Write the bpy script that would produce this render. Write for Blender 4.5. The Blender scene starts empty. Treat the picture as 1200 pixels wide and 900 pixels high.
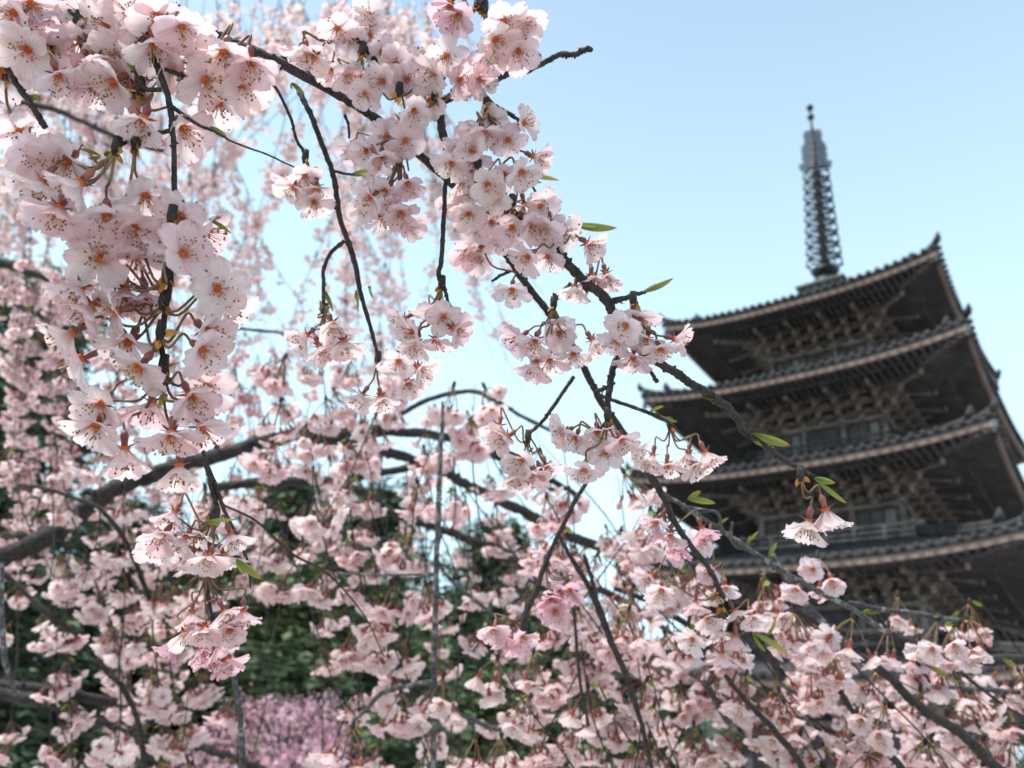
import bpy, math, random
import numpy as np
from mathutils import Vector, Matrix

# ------------------------------------------------------------------ camera, sky, sun, exposure
C = bpy.context.scene.collection
sc = bpy.context.scene
RND = random.Random(7)
NR = np.random.default_rng(11)
R = math.radians

EYE = np.array([0.0, 0.0, 1.6])
PITCH, ROLL, FPX = 0.4834, 0.1194, 938.0
FW = np.array([0, math.cos(PITCH), math.sin(PITCH)])
RT0 = np.array([1.0, 0, 0]); UP0 = np.cross(RT0, FW)
RT = RT0 * math.cos(ROLL) + UP0 * math.sin(ROLL)
UP = UP0 * math.cos(ROLL) - RT0 * math.sin(ROLL)

def at(px, py, d):
    """world point seen at photo pixel (px, py) (1200 x 900) at depth d metres"""
    return EYE + d * (FW + (px - 600) / FPX * RT - (py - 450) / FPX * UP)

cam_d = bpy.data.cameras.new('camera'); cam = bpy.data.objects.new('camera', cam_d); C.objects.link(cam)
cam.matrix_world = Matrix(((RT[0], UP[0], -FW[0], EYE[0]), (RT[1], UP[1], -FW[1], EYE[1]), (RT[2], UP[2], -FW[2], EYE[2]), (0, 0, 0, 1)))
cam_d.sensor_width = 36; cam_d.lens = FPX / 1200 * 36
cam_d.clip_start = 0.02; cam_d.clip_end = 20000
cam_d.dof.use_dof = True; cam_d.dof.focus_distance = 0.445; cam_d.dof.aperture_fstop = 10.5
sc.camera = cam

SUN_EL, SUN_AZ = R(58), R(-105)          # azimuth from +Y (view direction) towards +X
w = bpy.data.worlds.new('World'); sc.world = w; w.use_nodes = True
nt = w.node_tree; nt.nodes.clear()
wo = nt.nodes.new('ShaderNodeOutputWorld'); bg = nt.nodes.new('ShaderNodeBackground'); sky = nt.nodes.new('ShaderNodeTexSky')
sky.sky_type = 'NISHITA'; sky.sun_disc = False; sky.sun_elevation = SUN_EL; sky.sun_rotation = SUN_AZ
sky.air_density = 1.0; sky.dust_density = 1.0; sky.ozone_density = 1.0
tc = nt.nodes.new('ShaderNodeTexCoord'); sp = nt.nodes.new('ShaderNodeSeparateXYZ'); nt.links.new(tc.outputs['Generated'], sp.inputs[0])
mr = nt.nodes.new('ShaderNodeMapRange'); mr.inputs['From Min'].default_value = 0.22; mr.inputs['From Max'].default_value = 0.95
mr.inputs['To Min'].default_value = 1.0; mr.inputs['To Max'].default_value = 0.20
nt.links.new(sp.outputs['Z'], mr.inputs['Value'])
mx = nt.nodes.new('ShaderNodeMixRGB'); mx.inputs['Color2'].default_value = (4.5, 6.3, 7.25, 1)
nt.links.new(mr.outputs[0], mx.inputs['Fac']); nt.links.new(sky.outputs[0], mx.inputs['Color1'])
bg.inputs['Strength'].default_value = 0.112
nt.links.new(mx.outputs[0], bg.inputs['Color']); nt.links.new(bg.outputs[0], wo.inputs['Surface'])

sd = bpy.data.lights.new('sun', 'SUN'); sun = bpy.data.objects.new('sun', sd); C.objects.link(sun)
sd.energy = 2.4; sd.angle = R(14); sd.color = (1, 0.96, 0.9)
sdir = Vector((math.sin(SUN_AZ) * math.cos(SUN_EL), math.cos(SUN_AZ) * math.cos(SUN_EL), math.sin(SUN_EL)))
sun.rotation_euler = sdir.to_track_quat('Z', 'Y').to_euler()
vs = sc.view_settings
vs.view_transform = 'Standard'; vs.look = 'None'; vs.gamma = 1; vs.exposure = 0.95; vs.use_curve_mapping = False
sc.render.engine = 'CYCLES'
sc.cycles.max_bounces = 8; sc.cycles.diffuse_bounces = 5; sc.cycles.transmission_bounces = 5; sc.cycles.glossy_bounces = 3
sc.cycles.use_denoising = True; sc.cycles.caustics_reflective = False; sc.cycles.caustics_refractive = False
sc.render.film_transparent = False

# ------------------------------------------------------------------ materials
def mat(name):
    m = bpy.data.materials.new(name); m.use_nodes = True
    t = m.node_tree; t.nodes.clear()
    o = t.nodes.new('ShaderNodeOutputMaterial')
    return m, t, o
def N(t, kind, **kw):
    n = t.nodes.new('ShaderNode' + kind)
    for k, v in kw.items():
        if k in n.inputs: n.inputs[k].default_value = v
        else: setattr(n, k, v)
    return n
def ramp(t, stops, fac=None):
    r = t.nodes.new('ShaderNodeValToRGB'); e = r.color_ramp.elements
    while len(e) < len(stops): e.new(0.5)
    for k, (p, c) in enumerate(stops): e[k].position = p; e[k].color = (*c, 1)
    if fac is not None: t.links.new(fac, r.inputs[0])
    return r
def noise(t, scale, detail=4, vec=None, rough=.55):
    n = N(t, 'TexNoise'); n.inputs['Scale'].default_value = scale; n.inputs['Detail'].default_value = detail; n.inputs['Roughness'].default_value = rough
    if vec is not None: t.links.new(vec, n.inputs['Vector'])
    return n
def objco(t):
    return N(t, 'TexCoord').outputs['Object']
def bump(t, h, strength, dist):
    b = N(t, 'Bump'); b.inputs['Strength'].default_value = strength; b.inputs['Distance'].default_value = dist
    t.links.new(h, b.inputs['Height']); return b

def noisy(name, stops, scale, rough=.75, bump_s=0.0, bump_d=.01, detail=5, spec=.4, metal=0.0):
    m, t, o = mat(name); p = N(t, 'BsdfPrincipled')
    n = noise(t, scale, detail, objco(t)); r = ramp(t, stops, n.outputs[0])
    t.links.new(r.outputs[0], p.inputs['Base Color'])
    p.inputs['Roughness'].default_value = rough; p.inputs['Metallic'].default_value = metal
    p.inputs['Specular IOR Level'].default_value = spec
    if bump_s: t.links.new(bump(t, n.outputs[0], bump_s, bump_d).outputs[0], p.inputs['Normal'])
    t.links.new(p.outputs[0], o.inputs[0]); return m

def petal_mat(name, deep, pale, trans=.58):
    m, t, o = mat(name)
    uv = N(t, 'UVMap'); s = N(t, 'SeparateXYZ'); t.links.new(uv.outputs[0], s.inputs[0])
    r = ramp(t, [(0.0, (.80, .36, .33)), (.07, (.85, .60, .58)), (.20, pale), (.8, pale), (1.0, tuple(.6 * a + .4 * b for a, b in zip(pale, deep)))], s.outputs['Y'])
    mp = N(t, 'Mapping'); mp.inputs['Scale'].default_value = (26, 2.2, 1); t.links.new(uv.outputs[0], mp.inputs[0])
    v = noise(t, 1.0, 3, mp.outputs[0])
    vr = ramp(t, [(.33, (.80, .72, .72)), (.55, (1, 1, 1))], v.outputs[0])
    mul = N(t, 'MixRGB'); mul.blend_type = 'MULTIPLY'; mul.inputs['Fac'].default_value = .8
    t.links.new(r.outputs[0], mul.inputs['Color1']); t.links.new(vr.outputs[0], mul.inputs['Color2'])
    oi = N(t, 'ObjectInfo'); pw = N(t, 'Math', operation='POWER'); pw.inputs[1].default_value = 2.5; t.links.new(oi.outputs['Random'], pw.inputs[0])
    sc_ = N(t, 'Math', operation='MULTIPLY'); sc_.inputs[1].default_value = .6; t.links.new(pw.outputs[0], sc_.inputs[0])
    mix = N(t, 'MixRGB'); mix.inputs['Color2'].default_value = (*deep, 1)
    t.links.new(sc_.outputs[0], mix.inputs['Fac']); t.links.new(mul.outputs[0], mix.inputs['Color1'])
    p = N(t, 'BsdfPrincipled'); p.inputs['Roughness'].default_value = .42; p.inputs['Specular IOR Level'].default_value = .35
    t.links.new(mix.outputs[0], p.inputs['Base Color'])
    bp = bump(t, v.outputs[0], .6, .0008); t.links.new(bp.outputs[0], p.inputs['Normal'])
    tr = N(t, 'BsdfTranslucent'); t.links.new(mix.outputs[0], tr.inputs['Color'])
    ms = N(t, 'MixShader'); ms.inputs[0].default_value = trans
    t.links.new(p.outputs[0], ms.inputs[1]); t.links.new(tr.outputs[0], ms.inputs[2]); t.links.new(ms.outputs[0], o.inputs[0])
    return m

def uvramp_mat(name, stops, rough=.5, trans=0.0, spec=.4, axis='Y'):
    m, t, o = mat(name); p = N(t, 'BsdfPrincipled')
    uv = N(t, 'UVMap'); s = N(t, 'SeparateXYZ'); t.links.new(uv.outputs[0], s.inputs[0])
    r = ramp(t, stops, s.outputs[axis]); t.links.new(r.outputs[0], p.inputs['Base Color'])
    p.inputs['Roughness'].default_value = rough; p.inputs['Specular IOR Level'].default_value = spec
    if trans:
        tr = N(t, 'BsdfTranslucent'); t.links.new(r.outputs[0], tr.inputs['Color'])
        ms = N(t, 'MixShader'); ms.inputs[0].default_value = trans
        t.links.new(p.outputs[0], ms.inputs[1]); t.links.new(tr.outputs[0], ms.inputs[2]); t.links.new(ms.outputs[0], o.inputs[0])
    else: t.links.new(p.outputs[0], o.inputs[0])
    return m

def bark_mat(name, dark, mid, pale, scale, pale_at=.66, bd=.0012):
    m, t, o = mat(name); p = N(t, 'BsdfPrincipled'); co = objco(t)
    n1 = noise(t, scale, 6, co); n2 = noise(t, scale * 4, 4, co)
    r = ramp(t, [(.30, dark), (.55, mid), (pale_at, mid), (min(pale_at + .08, .99), pale)], n1.outputs[0])
    r2 = ramp(t, [(.35, (.45, .45, .45)), (.65, (1, 1, 1))], n2.outputs[0])
    mul = N(t, 'MixRGB'); mul.blend_type = 'MULTIPLY'; mul.inputs['Fac'].default_value = .9
    t.links.new(r.outputs[0], mul.inputs['Color1']); t.links.new(r2.outputs[0], mul.inputs['Color2'])
    t.links.new(mul.outputs[0], p.inputs['Base Color']); p.inputs['Roughness'].default_value = .62; p.inputs['Specular IOR Level'].default_value = .25
    ad = N(t, 'Math', operation='ADD'); t.links.new(n1.outputs[0], ad.inputs[0]); t.links.new(n2.outputs[0], ad.inputs[1])
    t.links.new(bump(t, ad.outputs[0], .8, bd).outputs[0], p.inputs['Normal'])
    t.links.new(p.outputs[0], o.inputs[0]); return m

M = {}
M['petal'] = petal_mat('petal', (.86, .58, .63), (.92, .79, .775))
M['petal_pink'] = petal_mat('petal_pink', (.80, .42, .52), (.86, .64, .68))
M['petal_mid'] = petal_mat('petal_mid', (.86, .59, .62), (.92, .785, .77))
M['filament'] = uvramp_mat('filament', [(0, (.80, .20, .04)), (.42, (.84, .40, .17)), (.6, (.88, .76, .66)), (1, (.88, .80, .72))], .5, .3)
M['anther'] = noisy('anther', [(.3, (.16, .06, .015)), (.7, (.36, .17, .035))], 900, .6)
M['calyx'] = noisy('calyx', [(.3, (.16, .045, .04)), (.7, (.30, .10, .07))], 250, .45)
M['pedicel'] = noisy('pedicel', [(.35, (.13, .045, .035)), (.65, (.20, .15, .06))], 90, .5)
M['bract'] = noisy('bract', [(.35, (.42, .13, .03)), (.65, (.50, .28, .06))], 300, .55)
M['leaf'] = uvramp_mat('leaf', [(0, (.13, .16, .03)), (.6, (.24, .27, .05)), (.88, (.34, .27, .05)), (1, (.28, .10, .03))], .4, .35)
M['bark'] = bark_mat('bark', (.022, .017, .016), (.062, .050, .045), (.20, .19, .17), 160)
M['bark_old'] = bark_mat('bark_old', (.020, .015, .014), (.055, .043, .039), (.14, .13, .12), 45, .68, .004)
M['bark_lichen'] = bark_mat('bark_lichen', (.05, .045, .045), (.13, .12, .12), (.33, .33, .31), 90, .55)
M['tree_bark'] = bark_mat('tree_bark', (.04, .03, .025), (.10, .075, .06), (.16, .14, .12), 3, .62, .03)
m, t, o = mat('water'); p = N(t, 'BsdfPrincipled'); p.inputs['Transmission Weight'].default_value = 1; p.inputs['Roughness'].default_value = .02; p.inputs['IOR'].default_value = 1.33
n_ = noise(t, 400, 2, objco(t)); t.links.new(bump(t, n_.outputs[0], .1, .0002).outputs[0], p.inputs['Normal']); t.links.new(p.outputs[0], o.inputs[0]); M['water'] = m
BL = ['petal', 'filament', 'anther', 'calyx', 'pedicel', 'bract', 'leaf', 'bark', 'water']     # slot order of blossom meshes
BM = [M[k] for k in BL]

# ------------------------------------------------------------------ mesh builder
class MB:
    def __init__(s): s.V = []; s.U = []; s.Q = []; s.T = []; s.mq = []; s.mt = []; s.n = 0
    def add(s, V, Q=None, T=None, m=0, U=None, mq=None, mt=None):
        V = np.asarray(V, float)
        s.V.append(V); s.U.append(np.zeros((len(V), 2)) if U is None else np.asarray(U, float))
        if Q is not None and len(Q):
            Q = np.asarray(Q, int); s.Q.append(Q + s.n); s.mq.append(np.full(len(Q), m) if mq is None else mq)
        if T is not None and len(T):
            T = np.asarray(T, int); s.T.append(T + s.n); s.mt.append(np.full(len(T), m) if mt is None else mt)
        s.n += len(V); return s
    def pack(s):
        z4 = np.zeros((0, 4), int); z3 = np.zeros((0, 3), int); z = np.zeros(0, int)
        return (np.concatenate(s.V), np.concatenate(s.U), np.concatenate(s.Q) if s.Q else z4, np.concatenate(s.T) if s.T else z3,
                np.concatenate(s.mq) if s.mq else z, np.concatenate(s.mt) if s.mt else z)
    def addp(s, pk, A=None, off=None):
        V, U, Q, T, mq, mt = pk
        if A is not None: V = V @ np.asarray(A).T
        if off is not None: V = V + off
        s.add(V, Q, T, U=U, mq=mq, mt=mt); return s
    def mesh(s, name, mats, smooth=True):
        V, U, Q, T, mq, mt = s.pack()
        me = bpy.data.meshes.new(name)
        me.vertices.add(len(V)); me.vertices.foreach_set('co', V.astype(np.float32).ravel())
        L = np.concatenate([Q.ravel(), T.ravel()]).astype(np.int32)
        st = np.concatenate([np.arange(len(Q)) * 4, len(Q) * 4 + np.arange(len(T)) * 3]).astype(np.int32)
        me.loops.add(len(L)); me.loops.foreach_set('vertex_index', L)
        me.polygons.add(len(st)); me.polygons.foreach_set('loop_start', st)
        me.polygons.foreach_set('material_index', np.concatenate([mq, mt]).astype(np.int32))
        me.polygons.foreach_set('use_smooth', np.full(len(st), smooth))
        uvl = me.uv_layers.new(name='UVMap'); uvl.data.foreach_set('uv', U[L].astype(np.float32).ravel())
        for m_ in (mats if isinstance(mats, (list, tuple)) else [mats]): me.materials.append(m_)
        me.update(calc_edges=True); me.validate(); return me
    def build(s, name, mats, parent=None, smooth=True):
        return link(name, s.mesh(name, mats, smooth), parent)

def link(name, me, parent=None):
    o = bpy.data.objects.new(name, me); C.objects.link(o)
    if parent is not None: o.parent = parent
    return o
def tag(o, label=None, cat=None, group=None, kind=None):
    for k, v in (('label', label), ('category', cat), ('group', group), ('kind', kind)):
        if v: o[k] = v
    return o
def thing(name, label, cat, loc=(0, 0, 0), rz=0, group=None):
    o = bpy.data.objects.new(name, None); C.objects.link(o); o.empty_display_size = .05
    o.location = loc; o.rotation_euler = (0, 0, rz); return tag(o, label, cat, group)

def unit(v):
    v = np.asarray(v, float); return v / max(np.linalg.norm(v), 1e-12)
def frame_z(z, spin=0.0):
    """3x3 with columns x, y, z"""
    z = unit(z); a = np.array([0, 0, 1.0]) if abs(z[2]) < .9 else np.array([1.0, 0, 0])
    x = unit(np.cross(a, z)); y = np.cross(z, x)
    c, s = math.cos(spin), math.sin(spin)
    return np.stack([c * x + s * y, c * y - s * x, z], 1)
def smooth_path(P, n=6):
    P = np.asarray(P, float)
    if len(P) < 3: 
        t = np.linspace(0, 1, n + 1)[:, None]; return P[0] * (1 - t) + P[-1] * t
    E = np.vstack([2 * P[0] - P[1], P, 2 * P[-1] - P[-2]]); out = []
    for i in range(1, len(E) - 2):
        p0, p1, p2, p3 = E[i - 1:i + 3]
        for t in np.arange(n) / n:
            out.append(.5 * (2 * p1 + (p2 - p0) * t + (2 * p0 - 5 * p1 + 4 * p2 - p3) * t * t + (3 * p1 - p0 - 3 * p2 + p3) * t ** 3))
    out.append(P[-1]); return np.array(out)
def tube(mb, P, r, sides=8, m=0, jit=0.0, cap=True, tt=(0, 1)):
    P = np.asarray(P, float); n = len(P); r = np.broadcast_to(np.asarray(r, float), (n,))
    Tn = np.gradient(P, axis=0); Tn /= np.maximum(np.linalg.norm(Tn, axis=1), 1e-12)[:, None]
    a = frame_z(Tn[0])[:, 0]; V = []; ang = np.arange(sides) * 2 * math.pi / sides
    for i in range(n):
        a = unit(a - Tn[i] * (a @ Tn[i])); b = np.cross(Tn[i], a)
        rr = r[i] * (1 + (NR.uniform(-jit, jit, sides) if jit else 0))
        V.append(P[i] + (np.cos(ang) * rr)[:, None] * a + (np.sin(ang) * rr)[:, None] * b)
    V = np.concatenate(V); i = np.arange(n - 1)[:, None] * sides; j = np.arange(sides)[None]; k = (j + 1) % sides
    Q = np.stack([i + j, i + k, i + sides + k, i + sides + j], -1).reshape(-1, 4)
    U = np.stack([np.tile(np.arange(sides) / sides, n), np.repeat(np.linspace(*tt, n), sides)], 1)
    T = []
    if cap:
        V = np.vstack([V, P[0], P[-1]]); U = np.vstack([U, [0, tt[0]], [0, tt[1]]])
        jj = np.arange(sides); T = np.concatenate([np.stack([(jj + 1) % sides, jj, np.full(sides, n * sides)], 1),
                            np.stack([(n - 1) * sides + jj, (n - 1) * sides + (jj + 1) % sides, np.full(sides, n * sides + 1)], 1)])
    mb.add(V, Q, T, m, U); return mb
def box(mb, c, h, m=0, A=None):
    """box with centre c, half sizes h, optional 3x3 axes"""
    S = np.array([[x, y, z] for x in (-1, 1) for y in (-1, 1) for z in (-1, 1)], float) * np.asarray(h)
    if A is not None: S = S @ np.asarray(A).T
    mb.add(S + np.asarray(c), [(0, 1, 3, 2), (4, 6, 7, 5), (0, 4, 5, 1), (2, 3, 7, 6), (0, 2, 6, 4), (1, 5, 7, 3)], m=m); return mb
def beam(mb, a, b, w_, h_, m=0):
    a = np.asarray(a, float); b = np.asarray(b, float); z = unit(b - a); up = np.array([0, 0, 1.0])
    if abs(z[2]) > .95: up = np.array([1.0, 0, 0])
    x = unit(np.cross(up, z)); y = np.cross(z, x)
    box(mb, (a + b) / 2, (w_ / 2, h_ / 2, np.linalg.norm(b - a) / 2), m, np.stack([x, y, z], 1)); return mb
OCT = (np.array([[1, 0, 0], [-1, 0, 0], [0, 1, 0], [0, -1, 0], [0, 0, 1], [0, 0, -1]], float),
       np.array([[0, 2, 4], [2, 1, 4], [1, 3, 4], [3, 0, 4], [2, 0, 5], [1, 2, 5], [3, 1, 5], [0, 3, 5]]))
def octa(mb, c, r, m):
    mb.add(OCT[0] * r + c, None, OCT[1], m)
def lathe(mb, prof, sides=16, m=0, c=(0, 0, 0)):
    prof = np.asarray(prof, float); ang = np.arange(sides) * 2 * math.pi / sides; n = len(prof)
    V = np.concatenate([np.stack([p[0] * np.cos(ang), p[0] * np.sin(ang), np.full(sides, p[1])], 1) for p in prof]) + np.asarray(c)
    i = np.arange(n - 1)[:, None] * sides; j = np.arange(sides)[None]; k = (j + 1) % sides
    mb.add(V, np.stack([i + j, i + k, i + sides + k, i + sides + j], -1).reshape(-1, 4), m=m); return mb
def grid_quads(nr, nc):
    i = np.arange(nr - 1)[:, None] * nc; j = np.arange(nc - 1)[None]
    return np.stack([i + j, i + j + 1, i + nc + j + 1, i + nc + j], -1).reshape(-1, 4)

# ------------------------------------------------------------------ cherry flower
def flower(rng, openn=1.0, nt_=7, nu=7, stamens=22, calyx=True, npet=5):
    """five notched petals facing +Z, petal base at the origin, calyx behind it"""
    mb = MB(); phi0 = R(14 + 62 * (1 - openn))
    for k in range(npet):
        az = 2 * math.pi * k / 5 + rng.uniform(-.13, .13); L = .0155 * rng.uniform(.92, 1.06); wm = .0069 * rng.uniform(.88, 1.1)
        ph = phi0 + rng.uniform(-.24, .24); twist = rng.uniform(-.3, .3); p1 = rng.uniform(0, 6.28)
        t = np.linspace(0, 1, nt_); u = np.linspace(-1, 1, nu)
        th = ph * (1.25 - .75 * t) + rng.uniform(-.12, .16) * t * t - .25 * (t ** 3) * openn
        dt = 1 / (nt_ - 1)
        rad = .0012 + L * np.concatenate([[0], np.cumsum(np.cos((th[1:] + th[:-1]) / 2) * dt)])
        zz = L * np.concatenate([[0], np.cumsum(np.sin((th[1:] + th[:-1]) / 2) * dt)])
        ww = wm * np.where(t < .58, (np.maximum(t, .02) / .58) ** .62, np.sqrt(np.maximum(1 - ((t - .58) / .50) ** 2, .02)))
        tt, uu = np.meshgrid(t, u, indexing='ij')
        W = ww[:, None]
        x = uu * W
        back = .12 * L * tt ** 5 * np.exp(-(uu / .22) ** 2) + .10 * L * (uu ** 2) * tt ** 3
        rr = rad[:, None] - back * np.cos(th)[:, None]
        lift = .32 * W * uu ** 2 * (1 - .4 * tt) + .0006 * np.sin(4 * uu + p1 + 5 * tt) * tt + twist * x * tt * .6 - .0005 * np.cos(9 * uu) * tt * tt
        z = zz[:, None] - back * np.sin(th)[:, None] + lift * np.cos(th)[:, None]
        rr = rr - lift * np.sin(th)[:, None]
        V = np.stack([x, rr, z], -1).reshape(-1, 3); c, s = math.cos(az), math.sin(az)
        V = V @ np.array([[c, -s, 0], [s, c, 0], [0, 0, 1]]).T
        V[:, 2] += .00012 * k
        mb.add(V, grid_quads(nt_, nu), m=0, U=np.stack([uu * .5 + .5, tt], -1).reshape(-1, 2))
    if stamens:
        spread = .25 + .55 * openn
        for k in range(stamens):
            a = rng.uniform(0, 6.28); f = math.sqrt(rng.uniform(.02, 1)) * spread; L = rng.uniform(.006, .0115)
            d = np.array([math.sin(f) * math.cos(a), math.sin(f) * math.sin(a), math.cos(f)])
            b = np.array([math.cos(a), math.sin(a), 0]) * .0009 * rng.random()
            P = [b, b + d * L * .55 + np.array([0, 0, .0005]), b + d * L]
            tube(mb, P, [.00026, .00017, .00013], 3, 1, cap=False)
            octa(mb, b + d * L, np.array([.00052, .00052, .00075]) * rng.uniform(.8, 1.2), 2)
        tube(mb, [[0, 0, 0], [0, 0, .005], [.0003, 0, .0105]], [.00035, .0002, .0003], 4, 1, cap=False)
        lathe(mb, [(.0004, .0022), (.0019, .0012), (.0025, -.0003)], 7, 1)
    else:
        lathe(mb, [(.0002, .0032), (.0010, .0022), (.0019, .0004)], 5, 1)
    if stamens > 15:                                        # raindrops clinging to the petals
        for k in range(rng.choice((1, 2, 3, 4))):
            V = mb.V[rng.randrange(npet)]; q = V[rng.randrange(len(V) - 3 * nu, len(V))]; r_ = rng.uniform(.00035, .0008); a = np.linspace(-1.57, 1.57, 6)
            lathe(mb, [(max(r_ * math.cos(b), 1e-6), r_ * math.sin(b)) for b in a], 8, 8, q)
    if calyx:
        s = 7 if stamens else 4
        lathe(mb, [(.0019, .0002), (.0014, -.002), (.0017, -.0042), (.0020, -.0056), (.0014, -.0072), (.0006, -.0084)], s, 3)
        for k in range(5):
            a = 2 * math.pi * (k + .5) / 5; c, s_ = math.cos(a), math.sin(a)
            l = np.array([[-.0011, .0016, -.0002], [.0011, .0016, -.0002], [.0008, .0042, -.0011], [-.0008, .0042, -.0011], [0, .0062, -.0018]])
            l = l @ np.array([[c, -s_, 0], [s_, c, 0], [0, 0, 1]]).T
            mb.add(l, [(0, 1, 2, 3)], [(3, 2, 4)], 3)
    return mb.pack()
def bud(rng):
    mb = MB()
    lathe(mb, [(.0002, .0085), (.0024, .0068), (.0034, .0042), (.0030, .0016), (.0016, 0)], 8, 0)
    mb.U[-1][:] = [.5, .05]
    lathe(mb, [(.0019, .0016), (.0015, -.002), (.0019, -.005), (.0012, -.0072), (.0006, -.0084)], 7, 3)
    return mb.pack()
def leaf(mb, p, d, L=.02, wd=.0048, fold=.5, m=6, n=6):
    """a young folded lance-shaped leaf from p along d"""
    d = unit(d); F = frame_z(d, NR.uniform(0, 6.28)); t = np.linspace(0, 1, n + 1)
    wv = wd * np.sin(math.pi * np.clip(t * .93 + .05, 0, 1)) ** .8; wv[-1] = .0001
    V = []; U = []
    for k in range(n + 1):
        c = F[:, 2] * L * t[k] + F[:, 0] * L * .13 * t[k] ** 2
        for u in (-1, -.5, 0, .5, 1):
            V.append(c + F[:, 1] * u * wv[k] + F[:, 0] * abs(u) * wv[k] * fold); U.append((u * .5 + .5, t[k]))
    mb.add(np.array(V) + p, grid_quads(n + 1, 5), m=m, U=U)

HI = [flower(random.Random(100 + k), o) for k, o in enumerate((1, .92, .86, .78, .72, .64, .52, .42, .3, .12))] + [flower(random.Random(160), .8, npet=3), flower(random.Random(161), .7, npet=2)]
MID = [flower(random.Random(200 + k), o, 5, 5, 9) for k, o in enumerate((.82, .66, .54, .42, .3))]
LOW = [flower(random.Random(300 + k), o, 3, 3, 0) for k, o in enumerate((.9, .7, .5, .3))]
TINY = [flower(random.Random(400 + k), o, 3, 3, 0, False) for k, o in enumerate((.9, .65, .4))]
BUD = bud(RND)
MIDM = [M['petal_mid']] + BM[1:]
def to_mesh(pk, name, mats=None):
    mats = mats or BM
    m = MB(); m.addp(pk); return m.mesh(name, mats)
HI_ME = [to_mesh(p, 'flower') for p in HI]; BUD_ME = to_mesh(BUD, 'bud')
PINKM = [M['petal_pink']] + BM[1:]
HI_PINK = [to_mesh(HI[k], 'flower', PINKM) for k in (3, 5, 7)]

def cluster(rng, pool, n, leafs=1, sides=4, buds=0, spread=(.35, 1.15)):
    """an umbel hanging from the origin along -Z: spur, pedicels, flowers"""
    mb = MB()
    tube(mb, [[0, 0, .004], [0, 0, -.002], [0, 0, -.005]], [.002, .0028, .0015], max(sides, 5), 7)
    for k in range(3 if sides > 3 else 1):
        a = rng.uniform(0, 6.28); leaf(mb, np.array([0, 0, -.003]), [math.cos(a) * .6, math.sin(a) * .6, -1], .006, .0018, .4, 5, 2)
    for k in range(n + buds):
        a = 2 * math.pi * (k + rng.uniform(-.3, .3)) / n; f = rng.uniform(*spread); L = rng.uniform(.017, .028)
        d = np.array([math.sin(f) * math.cos(a), math.sin(f) * math.sin(a), -math.cos(f)])
        p0 = np.array([0, 0, -.004]); p2 = p0 + d * L + np.array([0, 0, -.004]); p1 = p0 + d * L * .55
        tube(mb, smooth_path([p0, p1, p2], 2 if sides > 3 else 1), .00062, sides, 4, cap=False)
        g = .32 if sides > 4 else .45
        z = unit(d * .55 + np.array([0, 0, -.6]) + np.array([rng.gauss(0, g), rng.gauss(0, g), rng.gauss(0, g * .8)]))
        pk = BUD if k >= n else rng.choice(pool)
        s = rng.uniform(.88, 1.08)
        mb.addp(pk, frame_z(z, rng.uniform(0, 6.28)) * s, p2 + z * .008 * s)
    for k in range(leafs):
        a = rng.uniform(0, 6.28); leaf(mb, np.array([0, 0, 0]), [math.cos(a), math.sin(a), -.5], rng.uniform(.012, .022), .003, .5, 6, 3)
    return mb.pack()
CL_N = [cluster(random.Random(500 + k), HI[3:9], 4 + k % 3 + (k % 2), k % 2, 5, k % 3 == 0, (.2, .95)) for k in range(8)]
CL_M = [cluster(random.Random(600 + k), MID, 5 + k % 4, (k % 2), 4, 0, (.2, 1.0)) for k in range(9)]
CL_F = [cluster(random.Random(700 + k), TINY, 4 + k % 3, 0, 3, 0) for k in range(8)]
ME_N = [to_mesh(p, 'flower_cluster', MIDM) for p in CL_N]; ME_M = [to_mesh(p, 'flower_cluster', MIDM) for p in CL_M]; ME_F = [to_mesh(p, 'flower_cluster', MIDM) for p in CL_F]

# ------------------------------------------------------------------ ground
gm, t, o = mat('ground_soil'); p = N(t, 'BsdfPrincipled'); co = objco(t)
n1 = noise(t, .15, 6, co); n2 = noise(t, 6, 6, co)
r1 = ramp(t, [(.42, (.30, .28, .24)), (.58, (.10, .13, .05))], n1.outputs[0]); r2 = ramp(t, [(.3, (.6, .6, .6)), (.7, (1, 1, 1))], n2.outputs[0])
mu = N(t, 'MixRGB'); mu.blend_type = 'MULTIPLY'; mu.inputs['Fac'].default_value = 1; t.links.new(r1.outputs[0], mu.inputs['Color1']); t.links.new(r2.outputs[0], mu.inputs['Color2'])
t.links.new(mu.outputs[0], p.inputs['Base Color']); p.inputs['Roughness'].default_value = .9
t.links.new(bump(t, n2.outputs[0], .6, .03).outputs[0], p.inputs['Normal']); t.links.new(p.outputs[0], o.inputs[0])
mb = MB(); mb.add([[-6000, -6000, 0], [6000, -6000, 0], [6000, 6000, 0], [-6000, 6000, 0]], [(0, 1, 2, 3)])
tag(mb.build('ground', gm), kind='structure')
gv = noisy('gravel', [(.3, (.36, .34, .31)), (.7, (.50, .48, .45))], 30, .9, .5, .02)
mb = MB(); mb.add([[-25, -15, .004], [45, -15, .004], [45, 60, .004], [-25, 60, .004]], [(0, 1, 2, 3)])
tag(mb.build('gravel_court', gv), kind='structure')

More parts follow.
